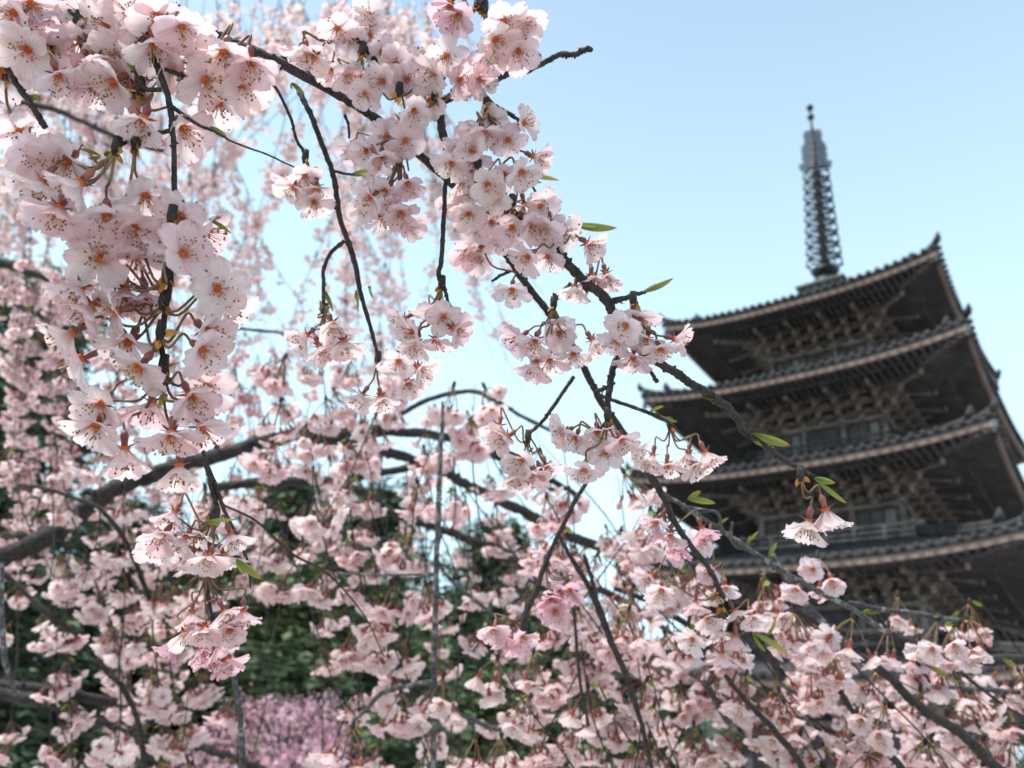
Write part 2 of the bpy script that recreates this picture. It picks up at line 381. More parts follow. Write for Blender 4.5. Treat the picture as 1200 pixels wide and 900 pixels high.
# wooded hills far behind
hm = noisy('hill_woods', [(.3, (.022, .036, .022)), (.7, (.065, .095, .045))], .16, .9, .8, 2.0)
A_ = np.linspace(-1.25, 1.25, 161); rows = []
for (dist, f) in ((120, 0), (135, .45), (155, .8), (185, 1.0), (240, .5)):
    hgt = 17 + 5 * np.sin(A_ * 3.1 + .5) + 3 * np.sin(A_ * 9.7) + NR.normal(size=161) * .9
    rows.append(np.stack([np.sin(A_) * dist, np.cos(A_) * dist, np.maximum(hgt * f, -.1 if f == 0 else 0)], 1))
mb = MB(); mb.add(np.concatenate(rows), grid_quads(5, 161)); tag(mb.build('hills', hm), kind='structure')

# ------------------------------------------------------------------ pagoda
exec_pagoda = True
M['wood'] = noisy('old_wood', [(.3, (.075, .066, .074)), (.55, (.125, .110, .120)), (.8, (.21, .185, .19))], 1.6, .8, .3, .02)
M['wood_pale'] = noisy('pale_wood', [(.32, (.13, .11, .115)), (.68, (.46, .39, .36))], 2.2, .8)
M['eave_board'] = noisy('eave_board', [(.3, (.20, .14, .12)), (.7, (.31, .215, .18))], 1.2, .75)
M['tile'] = noisy('roof_tile', [(.3, (.04, .039, .041)), (.7, (.095, .093, .097))], 4, .9, .2, .01, spec=.15)
M['tile_end'] = noisy('tile_end', [(.3, (.03, .029, .030)), (.7, (.10, .098, .10))], 1.2, .9, spec=.12)
M['plaster'] = noisy('plaster', [(.3, (.22, .20, .195)), (.7, (.40, .37, .355))], 2.5, .9)
M['stone'] = noisy('stone', [(.3, (.20, .19, .18)), (.7, (.36, .34, .32))], 2, .9)
M['bronze'] = noisy('bronze', [(.3, (.016, .018, .02)), (.7, (.04, .043, .046))], 4, .5, metal=.3)
M['copper_green'] = noisy('copper_green', [(.3, (.045, .055, .048)), (.7, (.10, .115, .10))], 4, .6)
M['ochre'] = noisy('ochre_paint', [(.3, (.36, .29, .24)), (.7, (.52, .43, .36))], 4, .8)

YAW = 0.711
ca, sa = math.cos(math.pi / 2 - YAW), math.sin(math.pi / 2 - YAW)
PX, PY = ca * 33.593 - sa * 9.49, sa * 33.593 + ca * 9.49
pag = thing('pagoda', 'dark wooden five storey pagoda with grey tiled roofs and a ringed bronze spire', 'pagoda', (PX, PY, 0), math.pi / 2 - YAW)
AE = {5: 5.80, 4: 6.42, 3: 6.70, 2: 7.02, 1: 7.39}                    # eave half widths at the corner tips
HC = {k: 21.81 - 3.832 * (5 - k) for k in AE}                        # corner tip heights
CB = {k: 3.3 - .30 * (k - 1) for k in AE}                            # body half widths
UPT = .40
RP = {5: 2.0, 4: 1.7, 3: 1.6, 2: 1.35, 1: 1.3}            # how hollow each roof slope is
ROT4 = [np.array([[math.cos(a), -math.sin(a), 0], [math.sin(a), math.cos(a), 0], [0, 0, 1]]).round(9) for a in (0, math.pi / 2, math.pi, 3 * math.pi / 2)]
def four(mb, fn):
    """fn draws the side facing -Y; the same side is turned to all four faces"""
    for A in ROT4:
        s = MB(); fn(s); mb.addp(s.pack(), A)
    return mb
def per_side(fn, name, m, parent):
    for A in ROT4:
        s = MB(); fn(s); q = MB(); q.addp(s.pack(), A); q.build(name, m, parent, False)
def eave(k, s):           # eave line of the -Y side, s in -1..1
    a = AE[k]; up = UPT * abs(s) ** 2.7
    off = a - .16 * (1 - abs(s) ** 2.5)
    return np.array([s * a, -off, HC[k] - UPT + up])
for k in range(1, 6):
    top = (CB[k + 1] + .62) if k < 5 else .55
    rise = 1.55 if k < 5 else 3.5
    ns, ntt = 26 * 4 + 1, 9
    def tiles(mb, k=k, top=top, rise=rise):
        S = np.linspace(-1, 1, ns); Tt = np.linspace(0, 1, ntt); V = []
        for tt in Tt:
            for i, s in enumerate(S):
                e = eave(k, s); a = AE[k]; half = a + (top - a) * tt
                x = s * half; y = -(-e[1] + (top + e[1]) * tt) if False else e[1] + (-top - e[1]) * tt
                z = e[2] * (1 - tt) + (HC[k] - UPT) * tt + rise * tt ** RP[k]
                roll_ = .055 * (abs(math.cos(math.pi * i / 4)) - .3) * (1 if tt < .999 else 0)
                V.append((x, y, z + .17 + roll_))
        mb.add(V, grid_quads(ntt, ns))
        V2 = []                                              # thick tile edge at the eave
        for i, s in enumerate(S):
            e = eave(k, s); roll_ = .055 * (abs(math.cos(math.pi * i / 4)) - .3)
            V2 += [(e[0], e[1], e[2] + .17 + roll_), (e[0], e[1], e[2] + .05)]
        V2 = np.array(V2).reshape(ns, 2, 3).transpose(1, 0, 2).reshape(-1, 3)
        mb.add(V2, grid_quads(2, ns)[:, ::-1])
    mb = MB(); four(mb, tiles); roof = mb.build('roof', M['tile'], pag)
    if k == 1: roof['label'] = 'lowest grey tiled roof'
    if k == 5: roof['label'] = 'topmost grey tiled roof'
    # round tile ends along the eave
    def ends(mb, k=k):
        for i in range(0, 34):
            s = -1 + 2 * (i + .5) / 34
            e = eave(k, s)
            tube(mb, [e + [0, -.10, .15], e + [0, .25, .19]], .095, 7, 0)
    mb = MB(); four(mb, ends); mb.build('tile_end', M['tile_end'], roof)['kind'] = 'stuff'
    # eave boards (two layers) and soffit
    def boards(mb, k=k):
        S = np.linspace(-1, 1, 31)
        for (o0, z0, z1) in ((.07, -.20, .045),):
            V = []
            for s in S:
                e = eave(k, s); d = np.array([0, o0, 0]); f = 1 - o0 / AE[k]
                V += [(e[0] * f, e[1] + o0, e[2] + z1), (e[0] * f, e[1] + o0, e[2] + z0), (e[0] * (f - .022), e[1] + o0 + .14, e[2] + z0), (e[0] * (f - .022), e[1] + o0 + .14, e[2] + z1)]
            V = np.array(V).reshape(31, 4, 3).transpose(1, 0, 2).reshape(-1, 3)
            mb.add(V, grid_quads(4, 31))
    mb = MB(); four(mb, boards); mb.build('eave_board', M['eave_board'], roof, False)
    cb = CB[k]; zi = HC[k] - UPT + .62
    def soffit(mb, k=k, cb=cb, zi=zi):
        S = np.linspace(-1, 1, 31); V = []
        for tt in np.linspace(0, 1, 6):
            for s in S:
                e = eave(k, s); q = np.array([s * (cb + .1), -(cb + .1), zi]); v = e * (1 - tt) + q * tt
                V.append((v[0], v[1] + .012 * (1 - tt), v[2] + .02 * (1 - tt)))
        mb.add(V, grid_quads(6, 31)[:, ::-1])
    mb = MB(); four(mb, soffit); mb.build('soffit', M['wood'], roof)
    def rafters(mb, k=k, cb=cb, zi=zi):
        n = 44
        for i in range(n):
            s = -1 + 2 * (i + .5) / n; e = eave(k, s * .985)
            x = e[0]; inn = max(cb, abs(x) * .985)
            tt = (AE[k] - inn) / (AE[k] - cb)
            if tt < .05: continue
            q = np.array([s * (cb + .1), -(cb + .1), zi]); v = e * (1 - tt) + q * tt
            a_ = np.array([x, e[1] + .24, e[2] - .16]); b_ = np.array([x, -inn, v[2] - .10])
            mid = a_ * .55 + b_ * .45
            beam(mb, a_, mid, .085, .10); beam(mb, mid + [0, 0, -.075], b_ + [0, 0, -.075], .10, .12)
        # flying rafter support
        pts = [eave(k, s) for s in np.linspace(-1, 1, 15)]
        L1 = [np.array([p[0] * .80, p[1] * .80, p[2] * .55 + zi * .45 - .22]) for p in pts]
        for a_, b_ in zip(L1[:-1], L1[1:]): beam(mb, a_, b_, .14, .12)
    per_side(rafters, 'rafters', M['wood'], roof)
    def hips(mb, k=k, cb=cb, zi=zi):
        e = eave(k, 1); beam(mb, e + [-.08, .08, -.14], [cb, -cb, zi - .16], .2, .24)
    per_side(hips, 'hip_rafter', M['wood_pale'], roof)
    # corner ridges with end tiles, wind bells
    for A in ROT4:
        mb = MB(); pts = []
        for tt in np.linspace(0, 1, 9):
            e = eave(k, 1); a = AE[k]; half = a + (top - a) * tt
            z = e[2] * (1 - tt) + (HC[k] - UPT) * tt + rise * tt ** RP[k]
            pts.append((half, -half, z + .30))
        pts[0] = (pts[0][0] - .05, pts[0][1] + .05, pts[0][2] + .04)
        pts = np.array(pts)
        lo = pts[:1] + (pts[1] - pts[0]) * 0
        tube(mb, smooth_path(pts, 2), .13, 8); tube(mb, smooth_path(pts[2:] + [0, 0, .16], 2), .12, 8)
        d = unit(pts[0] - pts[1]); c0 = pts[0] + d * .04
        tube(mb, [c0, c0 + d * .12 + [0, 0, .12], c0 + d * .16 + [0, 0, .34]], [.15, .12, .03], 7)
        c1 = pts[2] + d * .1 + [0, 0, .16]
        tube(mb, [c1, c1 + d * .10 + [0, 0, .16], c1 + d * .14 + [0, 0, .40]], [.17, .15, .04], 7)
        V, U, Q, T, mq, mt = mb.pack(); m2 = MB(); m2.addp((V, U, Q, T, mq, mt), A); m2.build('corner_ridge', M['tile_end'], roof)
        mb = MB(); e = eave(k, 1) + np.array([-.12, .12, -.25])
        tube(mb, [e + [0, 0, .2], e], .012, 4); lathe(mb, [(.02, 0), (.08, -.05), (.09, -.2), (.115, -.27), (.0, -.27)], 10, 0, e); tube(mb, [e + [0, 0, -.27], e + [0, 0, -.45]], .02, 4)
        m2 = MB(); m2.addp(mb.pack(), A); m2.build('wind_bell', M['bronze'], roof)
    # body
    z0 = 0.9 if k == 1 else HC[k - 1] - UPT + 1.55 + .14
    zb = HC[k] - UPT - .55 if k > 1 else HC[k] - UPT - .75
    mb = MB(); box(mb, (0, 0, (z0 + zi) / 2), (cb - .06, cb - .06, (zi - z0) / 2))
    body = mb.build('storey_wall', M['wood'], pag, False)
    cols = [-cb, -cb / 3, cb / 3, cb]
    for A in ROT4:
        for x in cols[:3]:
            mb = MB(); tube(mb, [[x, -cb, z0], [x, -cb, zb]], .17 - .012 * k, 10); m2 = MB(); m2.addp(mb.pack(), A); m2.build('pillar', M['wood_pale'], body)
        for i in range(3):
            x0, x1 = cols[i] + .17, cols[i + 1] - .17
            m2 = MB(); mb = MB()
            if i != 1:
                for q in (-1, 0, 1): box(mb, ((x0 + x1) / 2 + q * (x1 - x0) / 3, -cb + .03, (z0 + zb) / 2 + .12), ((x1 - x0) / 6 - .05, .03, (zb - z0) / 2 - .36)); m2.addp(mb.pack(), A); m2.build('plaster_panel', M['plaster'], body, False)
            else:
                for q in (-1, 1): box(mb, ((x0 + x1) / 2 + q * (x1 - x0) / 4, -cb - .01, (z0 + zb) / 2 - .12), ((x1 - x0) / 4 - .02, .04, (zb - z0) / 2 - .2))
                m2.addp(mb.pack(), A); m2.build('door', M['wood'], body, False)
        for zz in (z0 + .1, zb - .06):
            mb = MB(); beam(mb, (-cb - .1, -cb - .05, zz), (cb + .1, -cb - .05, zz), .2, .17)
            m2 = MB(); m2.addp(mb.pack(), A); m2.build('tie_beam', M['wood_pale'], body, False)
    # bracket complexes: three steps out on each pillar, diagonal at the corners
    def bracket(mb, diag):
        st = .42
        for j in range(4):
            o_ = j * st; z = j * .30
            if j: 
                beam(mb, (0, .2, z - .15), (0, -o_ - .16, z - .15), .15, .16, 0); box(mb, (0, -o_ - .165, z - .15), (.072, .012, .076), 1)
            box(mb, (0, -o_, z + .03), (.13, .13, .07), 0)
            wl = (.55, .3, .24)[diag]
            box(mb, (0, -o_, z + .16), (wl, .065, .07), 0)
            for q in (-1, 0, 1):
                box(mb, (q * (wl - .09), -o_, z + .27), (.10, .10, .05), 1 if q else 0)
            for q in (-1, 1): box(mb, (q * (wl + .006), -o_, z + .16), (.008, .06, .062), 1)
        if diag < 2: beam(mb, (0, .1, 1.0), (0, -3 * st - .75, .52), .15, .2, 0)
        if diag < 2: box(mb, (0, -3 * st - .76, .515), (.08, .03, .10), 1)
    zbr = zb + .08
    bme = {}
    for dg in (0, 1, 2):
        mb = MB(); bracket(mb, dg); bme[dg] = mb.mesh('bracket', [M['wood_pale'], M['ochre']], False)
    for a in range(4):
        for x in (-cb * 2 / 3, -cb / 3, 0, cb / 3, cb * 2 / 3):
            b_ = link('bracket', bme[0 if abs(abs(x) - cb / 3) < .01 else 2], body); p_ = ROT4[a] @ np.array([x, -cb, zbr]); b_.location = p_; b_.rotation_euler = (0, 0, a * math.pi / 2)
        b_ = link('bracket', bme[1], body); p_ = ROT4[a] @ np.array([cb, -cb, zbr]); b_.location = p_; b_.rotation_euler = (0, 0, a * math.pi / 2 + math.pi / 4); b_.scale = (1, 1.35, 1)
        for x in (-cb, cb):
            b_ = link('bracket', bme[0], body); p_ = ROT4[a] @ np.array([x, -cb, zbr]); b_.location = p_; b_.rotation_euler = (0, 0, a * math.pi / 2)
    mb = MB()
    def purlin(mb, cb=cb, zbr=zbr):
        for j in (1, 2, 3):
            o_ = j * .42; beam(mb, (-cb - o_ - .25, -cb - o_, zbr + j * .3 + .36), (cb + o_ + .25, -cb - o_, zbr + j * .3 + .36), .13, .12)
        n = 9
        for i in range(n):
            x = -cb + 2 * cb * (i + .5) / n; box(mb, (x, -cb - .02, zbr + .35), (.05, .04, .3))
    four(mb, purlin); mb.build('purlin', M['wood_pale'], body, False)
    # balcony with railing
    if k > 1:
        bw = cb + .55
        mb = MB(); box(mb, (0, 0, z0 - .04), (bw, bw, .06)); bal = mb.build('balcony', M['wood_pale'], pag, False)
        for A in ROT4:
            mb = MB()
            for zz, th_ in ((.16, .08), (.36, .07), (.60, .10)): beam(mb, (-bw - (.25 if zz > .5 else .08), -bw + .05, z0 + zz), (bw + (.25 if zz > .5 else .08), -bw + .05, z0 + zz), .08, th_)
            for x in np.linspace(-bw + .05, bw - .05, 7): box(mb, (x, -bw + .05, z0 + .3), (.045, .045, .3))
            m2 = MB(); m2.addp(mb.pack(), A); m2.build('railing', M['wood_pale' if k < 4 else 'wood'], bal, False)
    else:
        mb = MB(); box(mb, (0, 0, .40), (5.2, 5.2, .40)); mb.build('stone_base', M['stone'], pag, False)
# spire
mb = MB(); tube(mb, [[0, 0, 24.6], [0, 0, 33.7], [0, 0, 37.9]], [.20, .14, .04], 10); sp_ = mb.build('spire', M['bronze'], pag)
mb = MB(); box(mb, (0, 0, 24.6), (1.0, 1.0, .60)); box(mb, (0, 0, 25.26), (1.15, 1.15, .06)); box(mb, (0, 0, 25.12), (1.05, 1.05, .06)); lathe(mb, [(.8, 25.34), (.76, 25.5), (.70, 25.62)], 18); mb.build('spire_base', M['copper_green'], sp_, False)
mb = MB(); lathe(mb, [(.70, 25.61), (.66, 25.85), (.46, 26.05), (.20, 26.15)], 18); mb.build('inverted_bowl', M['bronze'], sp_)
mb = MB(); lathe(mb, [(.2, 26.15), (.55, 26.36), (.68, 26.55), (.2, 26.45)], 18); mb.build('lotus_flower', M['bronze'], sp_)
for j in range(9):
    z = 27.1 + j * .72; r_ = .82 - .022 * j; mb = MB()
    an = np.linspace(0, 2 * math.pi, 33)[:-1]
    lathe(mb, [(r_ - .03, z - .045), (r_ + .03, z - .045), (r_ + .03, z + .045), (r_ - .03, z + .045), (r_ - .03, z - .045)], 28)
    lathe(mb, [(.14, z - .16), (.24, z - .14), (.24, z + .14), (.14, z + .16)], 14)
    for q in range(8):
        a = q * math.pi / 4; c, s = math.cos(a), math.sin(a)
        tube(mb, [[.2 * c, .2 * s, z], [.55 * r_ * c, .55 * r_ * s, z + .10], [r_ * c, r_ * s, z]], .035, 5)
        if q % 2: tube(mb, [[.2 * c, .2 * s, z - .1], [.55 * r_ * c, .55 * r_ * s, z - .26], [.93 * r_ * c, .93 * r_ * s, z - .05]], .028, 5)
        a += math.pi / 8; c, s = math.cos(a), math.sin(a)
        lathe(mb, [(.01, -.07), (.05, -.12), (.06, -.24), (.0, -.24)], 6, 0, (r_ * c, r_ * s, z))
    mb.build('spire_ring', M['bronze'], sp_)
mb = MB()
for q in range(4):
    a = q * math.pi / 2 + .35; c, s = math.cos(a), math.sin(a)
    for i in range(11):
        z = 33.35 + i * .26; wd = .72 - .032 * i * min(1, .7 + i * .15)
        n = max(1, int(wd / .17))
        for j in range(n):
            x = .16 + j * .17 + (i % 2) * .05; an = np.linspace(0, 2 * math.pi, 8)
            tube(mb, [[(x + .085 * math.cos(b)) * c, (x + .085 * math.cos(b)) * s, z + .12 * math.sin(b)] for b in an], .046, 4)
mb.build('water_flame', M['bronze'], sp_)
for z, r_ in ((37.08, .20), (37.80, .20)):
    mb = MB(); lathe(mb, [(.01, z - r_), (r_ * .7, z - r_ * .7), (r_, z), (r_ * .75, z + r_ * .7), (.02, z + r_ * 1.5)], 14); mb.build('jewel', M['bronze'], sp_)

# ------------------------------------------------------------------ background trees
M['leaf_dark'] = noisy('needle_dark', [(.3, (.042, .068, .040)), (.7, (.12, .165, .08))], .9, .6)
M['leaf_mid'] = noisy('leaf_mid', [(.3, (.075, .115, .06)), (.7, (.17, .22, .095))], .8, .6)
def leaf_quads(P, D, size, rng):
    """many small leaf faces at P, each lying near direction D"""
    n = len(P); a = rng.normal(size=(n, 3)) + D * 1.0; a /= np.linalg.norm(a, axis=1)[:, None]
    b = np.cross(a, rng.normal(size=(n, 3))); b /= np.linalg.norm(b, axis=1)[:, None]
    s = size * rng.uniform(.6, 1.3, n)[:, None]
    V = np.stack([P - b * s * .30, P + a * s * .5 - b * s * .1, P + a * s, P + b * s * .30 + a * s * .4], 1).reshape(-1, 3)
    return V, np.arange(n * 4).reshape(-1, 4)
def conifer_meshes(seed, H=10.0, broad=1.0, nl=70, per=110, size=.20):
    rng = np.random.default_rng(seed); tr = MB(); lf = MB()
    tube(tr, smooth_path([[0, 0, 0], [rng.normal() * .1, rng.normal() * .1, H * .5], [0, 0, H * .97]], 8), np.linspace(.26, .03, 17), 9, jit=.06)
    Ps = []; Ds = []
    for i in range(nl):
        f = .10 + .88 * (i + rng.random()) / nl; z = H * f; a = i * 2.4 + rng.normal() * .4
        L = broad * (H * .24 * (1 - f) ** .75 + .25) * rng.uniform(.6, 1.15)
        d = np.array([math.cos(a), math.sin(a), 0]); e = np.array([0, 0, 1.0])
        pts = smooth_path([e * z, e * (z + .10 * L) + d * L * .5, e * (z - .18 * L * rng.uniform(-.5, 1.2)) + d * L], 4)
        tube(tr, pts, np.linspace(.05, .012, len(pts)), 5)
        for c in range(int(3 + L * 2.2)):
            tt = rng.uniform(.25, 1.02); c0 = pts[min(int(tt * (len(pts) - 1)), len(pts) - 1)] + rng.normal(size=3) * .12 * L
            n = int(per / 6); q = rng.normal(size=(n, 3)) * np.array([.30, .30, .17]) * rng.uniform(.6, 1.3)
            Ps.append(c0 + q); Ds.append(np.repeat((d + [0, 0, -.25])[None], n, 0))
    P = np.concatenate(Ps); D = np.concatenate(Ds)
    V, Q = leaf_quads(P, D, size, rng); lf.add(V, Q)
    return tr.mesh('trunk', M['tree_bark']), lf
KINDS = []
for k, (sd_, br, mname, nl) in enumerate(((1, .9, 'leaf_dark', 90), (2, 1.05, 'leaf_dark', 80), (3, 1.5, 'leaf_mid', 70))):
    tm, lf = conifer_meshes(sd_, 10, br, nl, 190 if k < 2 else 220, .24 if k < 2 else .27); KINDS.append((tm, lf.mesh('crown', M[mname], False)))
def ground_at(px, py, dist):
    """ground point at horizontal distance dist under the pixel, and the height seen there"""
    d = FW + (px - 600) / FPX * RT - (py - 450) / FPX * UP; h = math.hypot(d[0], d[1]); q = EYE + d * dist / h
    return (q[0], q[1], 0), q[2]
TREES = [(62, 345, 19, 0, 'tall dark evergreen with its crown showing behind the left blossoms, below the top'), (8, 575, 15, 1, 'dark evergreen at the lower left edge beside the grey double bough'),
         (345, 560, 23, 0, 'dark evergreen whose tip shows under the arching cherry limb'), (450, 572, 30, 0, 'slim evergreen with its top showing in the pale sky gap under the limb'),
         (255, 640, 20, 2, 'green leafy tree behind the low hanging flower strand at left'), (405, 655, 18, 2, 'mid green bushy tree above the small pink tree'),
         (585, 615, 34, 0, 'far evergreen showing between the two limbs at the centre'), (655, 690, 30, 1, 'dark evergreen left of the lowest pagoda roof corner'),
         (530, 700, 25, 1, 'dark evergreen behind the straight grey shoot'), (150, 585, 21, 0, 'dark evergreen behind the thick end of the cherry limb'),
         (715, 740, 38, 0, 'far evergreen just beside the lowest pagoda roof'), (325, 690, 21, 1, 'dark evergreen with a bare grey trunk above the pink tree'),
         (600, 790, 22, 2, 'low green tree at the foot of the picture behind the blossoms'), (110, 790, 24, 2, 'low green tree behind the grey double bough'),
         (790, 800, 62, 0, 'far dark evergreen behind the pagoda, below the corner of its lowest roof'), (870, 815, 66, 1, 'far dark evergreen seen under the lowest pagoda roof'),
         (690, 800, 55, 2, 'far green tree seen under the blossoms left of the pagoda'), (1050, 850, 75, 1, 'far evergreen behind the stone base of the pagoda'), (1150, 860, 75, 0, 'far evergreen at the lower right edge behind the pagoda'), (1230, 830, 80, 1, 'far evergreen beyond the right edge of the pagoda'), (960, 830, 70, 0, 'far evergreen almost hidden behind the pagoda wall')]
for (px, py, dist, kd, lab) in TREES:
    g, z = ground_at(px, py, dist); tr = thing('evergreen_tree', lab, 'tree', g, RND.uniform(0, 6.28), 'evergreen trees behind the cherry')
    s = z / 9.9; wd = s * RND.uniform(.9, 1.15); tr.scale = (max(wd, .9) * 1.45, max(wd, .9) * 1.45, s)
    link('trunk', KINDS[kd][0], tr); link('crown', KINDS[kd][1], tr)
# small pink weeping cherry
M['pink_bloom'] = noisy('pink_bloom', [(.35, (.80, .36, .48)), (.65, (.90, .64, .69))], 2.2, .7)
def pink_tree(px, py, dist, lab, H_w):
    g, z = ground_at(px, py, dist); tr = thing('pink_cherry_tree', lab, 'tree', g)
    rng = np.random.default_rng(int(px)); tm = MB(); cr = MB(); Ps = []; Ds = []
    tube(tm, smooth_path([[0, 0, 0], [.05, 0, z * .4], [0, .05, z * .75]], 5), np.linspace(.12, .06, 11), 8, jit=.05)
    for i in range(40):
        a = i * 2.4; L = H_w * rng.uniform(.3, 1.25); d = np.array([math.cos(a), math.sin(a), 0])
        top = z * (1.03 - .20 * (L / H_w) ** 2 - .38 * rng.random() ** 1.5)
        pts = smooth_path([[0, 0, z * .6], d * L * .45 + [0, 0, top], d * L * .85 + [0, 0, top - .25], d * L + [0, 0, max(.2, top - rng.uniform(.6, 1.5))]], 6)
        tube(tm, pts, np.linspace(.03, .004, len(pts)), 5)
        q = pts[rng.integers(4, len(pts), 420)] + rng.normal(size=(420, 3)) * .085
        Ps.append(q); Ds.append(np.zeros((420, 3)))
    V, Q = leaf_quads(np.concatenate(Ps), np.concatenate(Ds), .045, rng); cr.add(V, Q)
    tm.build('trunk', M['tree_bark'], tr); cr.build('crown', M['pink_bloom'], tr, False)
pink_tree(352, 818, 11.5, 'small deep pink weeping cherry tree low down in front of the evergreens', 1.5)

# ------------------------------------------------------------------ cherry boughs
CDN = unit(np.array([0, 0, -1.0]) * .55 - UP * .6)          # the way shoots and pedicels hang (a light breeze leans them)
def px_r(wpx, d): return wpx * .45 * d / FPX

class Bough:
    def __init__(s, name, label, cat, start, d, group=None):
        s.loc = at(*start, d); s.t = thing(name, label, cat, s.loc, 0, group); s.d = d
    def W(s, x, y, d=None): return at(x, y, s.d if d is None else d) - s.loc
    def branch(s, name, pts, m='bark', knob=True, label=None):
        """pts: (x, y, width_px[, depth])"""
        mb = MB(); P = np.array([s.W(p[0], p[1], p[3] if len(p) > 3 else s.d) for p in pts]); D = np.array([p[3] if len(p) > 3 else s.d for p in pts])
        r = np.array([px_r(p[2], D[i]) for i, p in enumerate(pts)]); n = 10
        Q = smooth_path(P, n) if len(pts) > 2 else smooth_path(P, n)
        rr = np.interp(np.linspace(0, len(pts) - 1, len(Q)), np.arange(len(pts)), r)
        wob = np.cumsum(NR.normal(size=(len(Q), 3)), 0); wob -= np.linspace(0, 1, len(Q))[:, None] * wob[-1]
        Q = Q + wob * (rr.mean() * .10)
        if knob: rr = rr * (1 + .14 * np.maximum(0, NR.normal(size=len(rr)) - .8) + NR.normal(size=len(rr)) * .03)
        tube(mb, Q, rr, 12, 0, jit=.13 if m == 'bark_old' else .08)
        if knob:                                            # bud scars and spurs
            for i in range(2, len(Q) - 2):
                if RND.random() > .16: continue
                d = unit(NR.normal(size=3)); c = Q[i] + d * rr[i] * .8
                tube(mb, [c - d * rr[i] * .3, c + d * rr[i] * .55, c + d * rr[i] * .9], [rr[i] * .55, rr[i] * .42, rr[i] * .12], 6)
        o = mb.build(name, M[m], s.t)
        if label: o['label'] = label
        return o
    def leafs(s, items):
        for it in items:
            x, y, x2, y2 = it[:4]; d = (it[4] if len(it) > 4 else s.d) + .002
            a = s.W(x, y, d); b = s.W(x2, y2, d) - FW * 0; L = np.linalg.norm(b - a)
            mb = MB(); leaf(mb, np.zeros(3), b - a, L, max(.0016, L * .115), .9, 0, 9); leaf(mb, np.zeros(3), b - a + NR.normal(size=3) * L * .28, L * .55, max(.0012, L * .08), 1.0, 0, 6)
            o = mb.build('leaf', M['leaf'], s.t); o.location = a
    def cluster(s, node, flowers, size=1.0, d=None, buds=0, pink=False, dj=.012, nod=False):
        d = s.d if d is None else d
        n0 = s.W(*node, d); mb = MB(); fl = []
        tube(mb, [n0 - CDN * .004, n0 + CDN * .002, n0 + CDN * .006], [.0022, .0026, .0014], 8, 7)
        for k in range(4):
            q = unit(CDN + NR.normal(size=3) * .7); leaf(mb, n0 + CDN * .003, q, NR.uniform(.005, .009), .0019, .4, 5, 3)
        kids = []
        for f in flowers:
            x, y = f[:2]; op = f[2] if len(f) > 2 else None
            p = s.W(x, y, d + RND.uniform(-dj, dj)); v = unit(s.loc + p - EYE)
            out = unit(p - n0 + 1e-6)
            out = unit(out - v * (out @ v))
            wdn = np.array([0, 0, -1.0])
            z = unit(-v * RND.uniform(.35, .95) + out * RND.uniform(.15, .75) + CDN * .36 + NR.normal(size=3) * .30)
            if len(f) > 3: z = unit(RT * f[3] + UP * f[4] - v * .42)            # facing given in the picture plane
            elif nod: z = unit(RT * RND.uniform(-.6, .6) - UP * RND.uniform(.5, 1) - v * RND.uniform(.3, .9) + out * .2)
            sz = size * RND.uniform(.93, 1.07)
            if op is None: idx = RND.choice((0, 1, 2, 2, 3, 3, 4, 4, 5, 6, 7, 10, 11))
            else: idx = op
            if nod and op is not None and op < 9: idx = RND.choice((3, 4, 5, 6, 6, 7))
            kids.append((p, frame_z(z, RND.uniform(0, 6.28)) * sz, idx))
            e = p - z * .0084 * sz
            L = np.linalg.norm(e - n0)
            if L < .05:
                p1 = n0 + CDN * .006 + (e - n0) * .35 + CDN * .1 * L; p2 = e - z * .006
                tube(mb, smooth_path([n0 + CDN * .004, p1, p2, e], 4), .00072, 5, 4, cap=False)
            else:
                p1 = e - z * .012 - CDN * .01
                tube(mb, smooth_path([e - CDN * .024 + NR.normal(size=3) * .004, p1, e], 4), .00072, 5, 4, cap=False)
        for k in range(buds):
            q = n0 + unit(CDN + NR.normal(size=3) * .5) * RND.uniform(.016, .024); tube(mb, smooth_path([n0, (n0 + q) / 2 - CDN * .002, q], 3), .0007, 5, 4, cap=False)
            kids.append((q + CDN * .008, frame_z(CDN + NR.normal(size=3) * .3), 'bud'))
        co = mb.build('flower_cluster', BM, s.t)
        for (p, A, idx) in kids:
            me = BUD_ME if idx == 'bud' else (HI_PINK[idx % 3] if pink else HI_ME[idx])
            o = link('bud' if idx == 'bud' else 'flower', me, co)
            o.matrix_basis = Matrix.Translation(Vector(p)) @ Matrix(A.tolist()).to_4x4()
        return co

# ---- the strand with the largest flowers, hanging at the left
b = Bough('cherry_strand', 'sharp hanging cherry strand at left with the largest pale flowers down its thin stem', 'cherry branch', (160, 15), .385)
b.branch('stem', [(158, 10, 9), (168, 37, 9), (182, 77, 8), (197, 123, 8), (200, 160, 7), (203, 220, 7), (200, 270, 7), (199, 323, 7), (194, 351, 8), (188, 397, 7), (194, 429, 8), (197, 450, 5)])
b.branch('twig', [(198, 153, 6), (180, 156, 5), (160, 160, 6), (146, 166, 6), (137, 169, 9)])
b.branch('twig', [(200, 124, 6), (220, 138, 5), (240, 149, 4), (256, 156, 3), (276, 168, 2.5), (310, 180, 2.5), (345, 196, 2)])
b.branch('twig', [(181, 78, 5), (195, 82, 5), (207, 86, 6), (216, 90, 6)])
b.branch('twig', [(188, 105, 6), (172, 104, 6), (164, 96, 5), (158, 84, 4)])
b.leafs([(246, 148, 265, 161), (160, 84, 153, 56), (245, 258, 268, 276), (118, 183, 93, 178), (122, 182, 140, 176), (196, 462, 186, 480), (186, 24, 199, 25)])
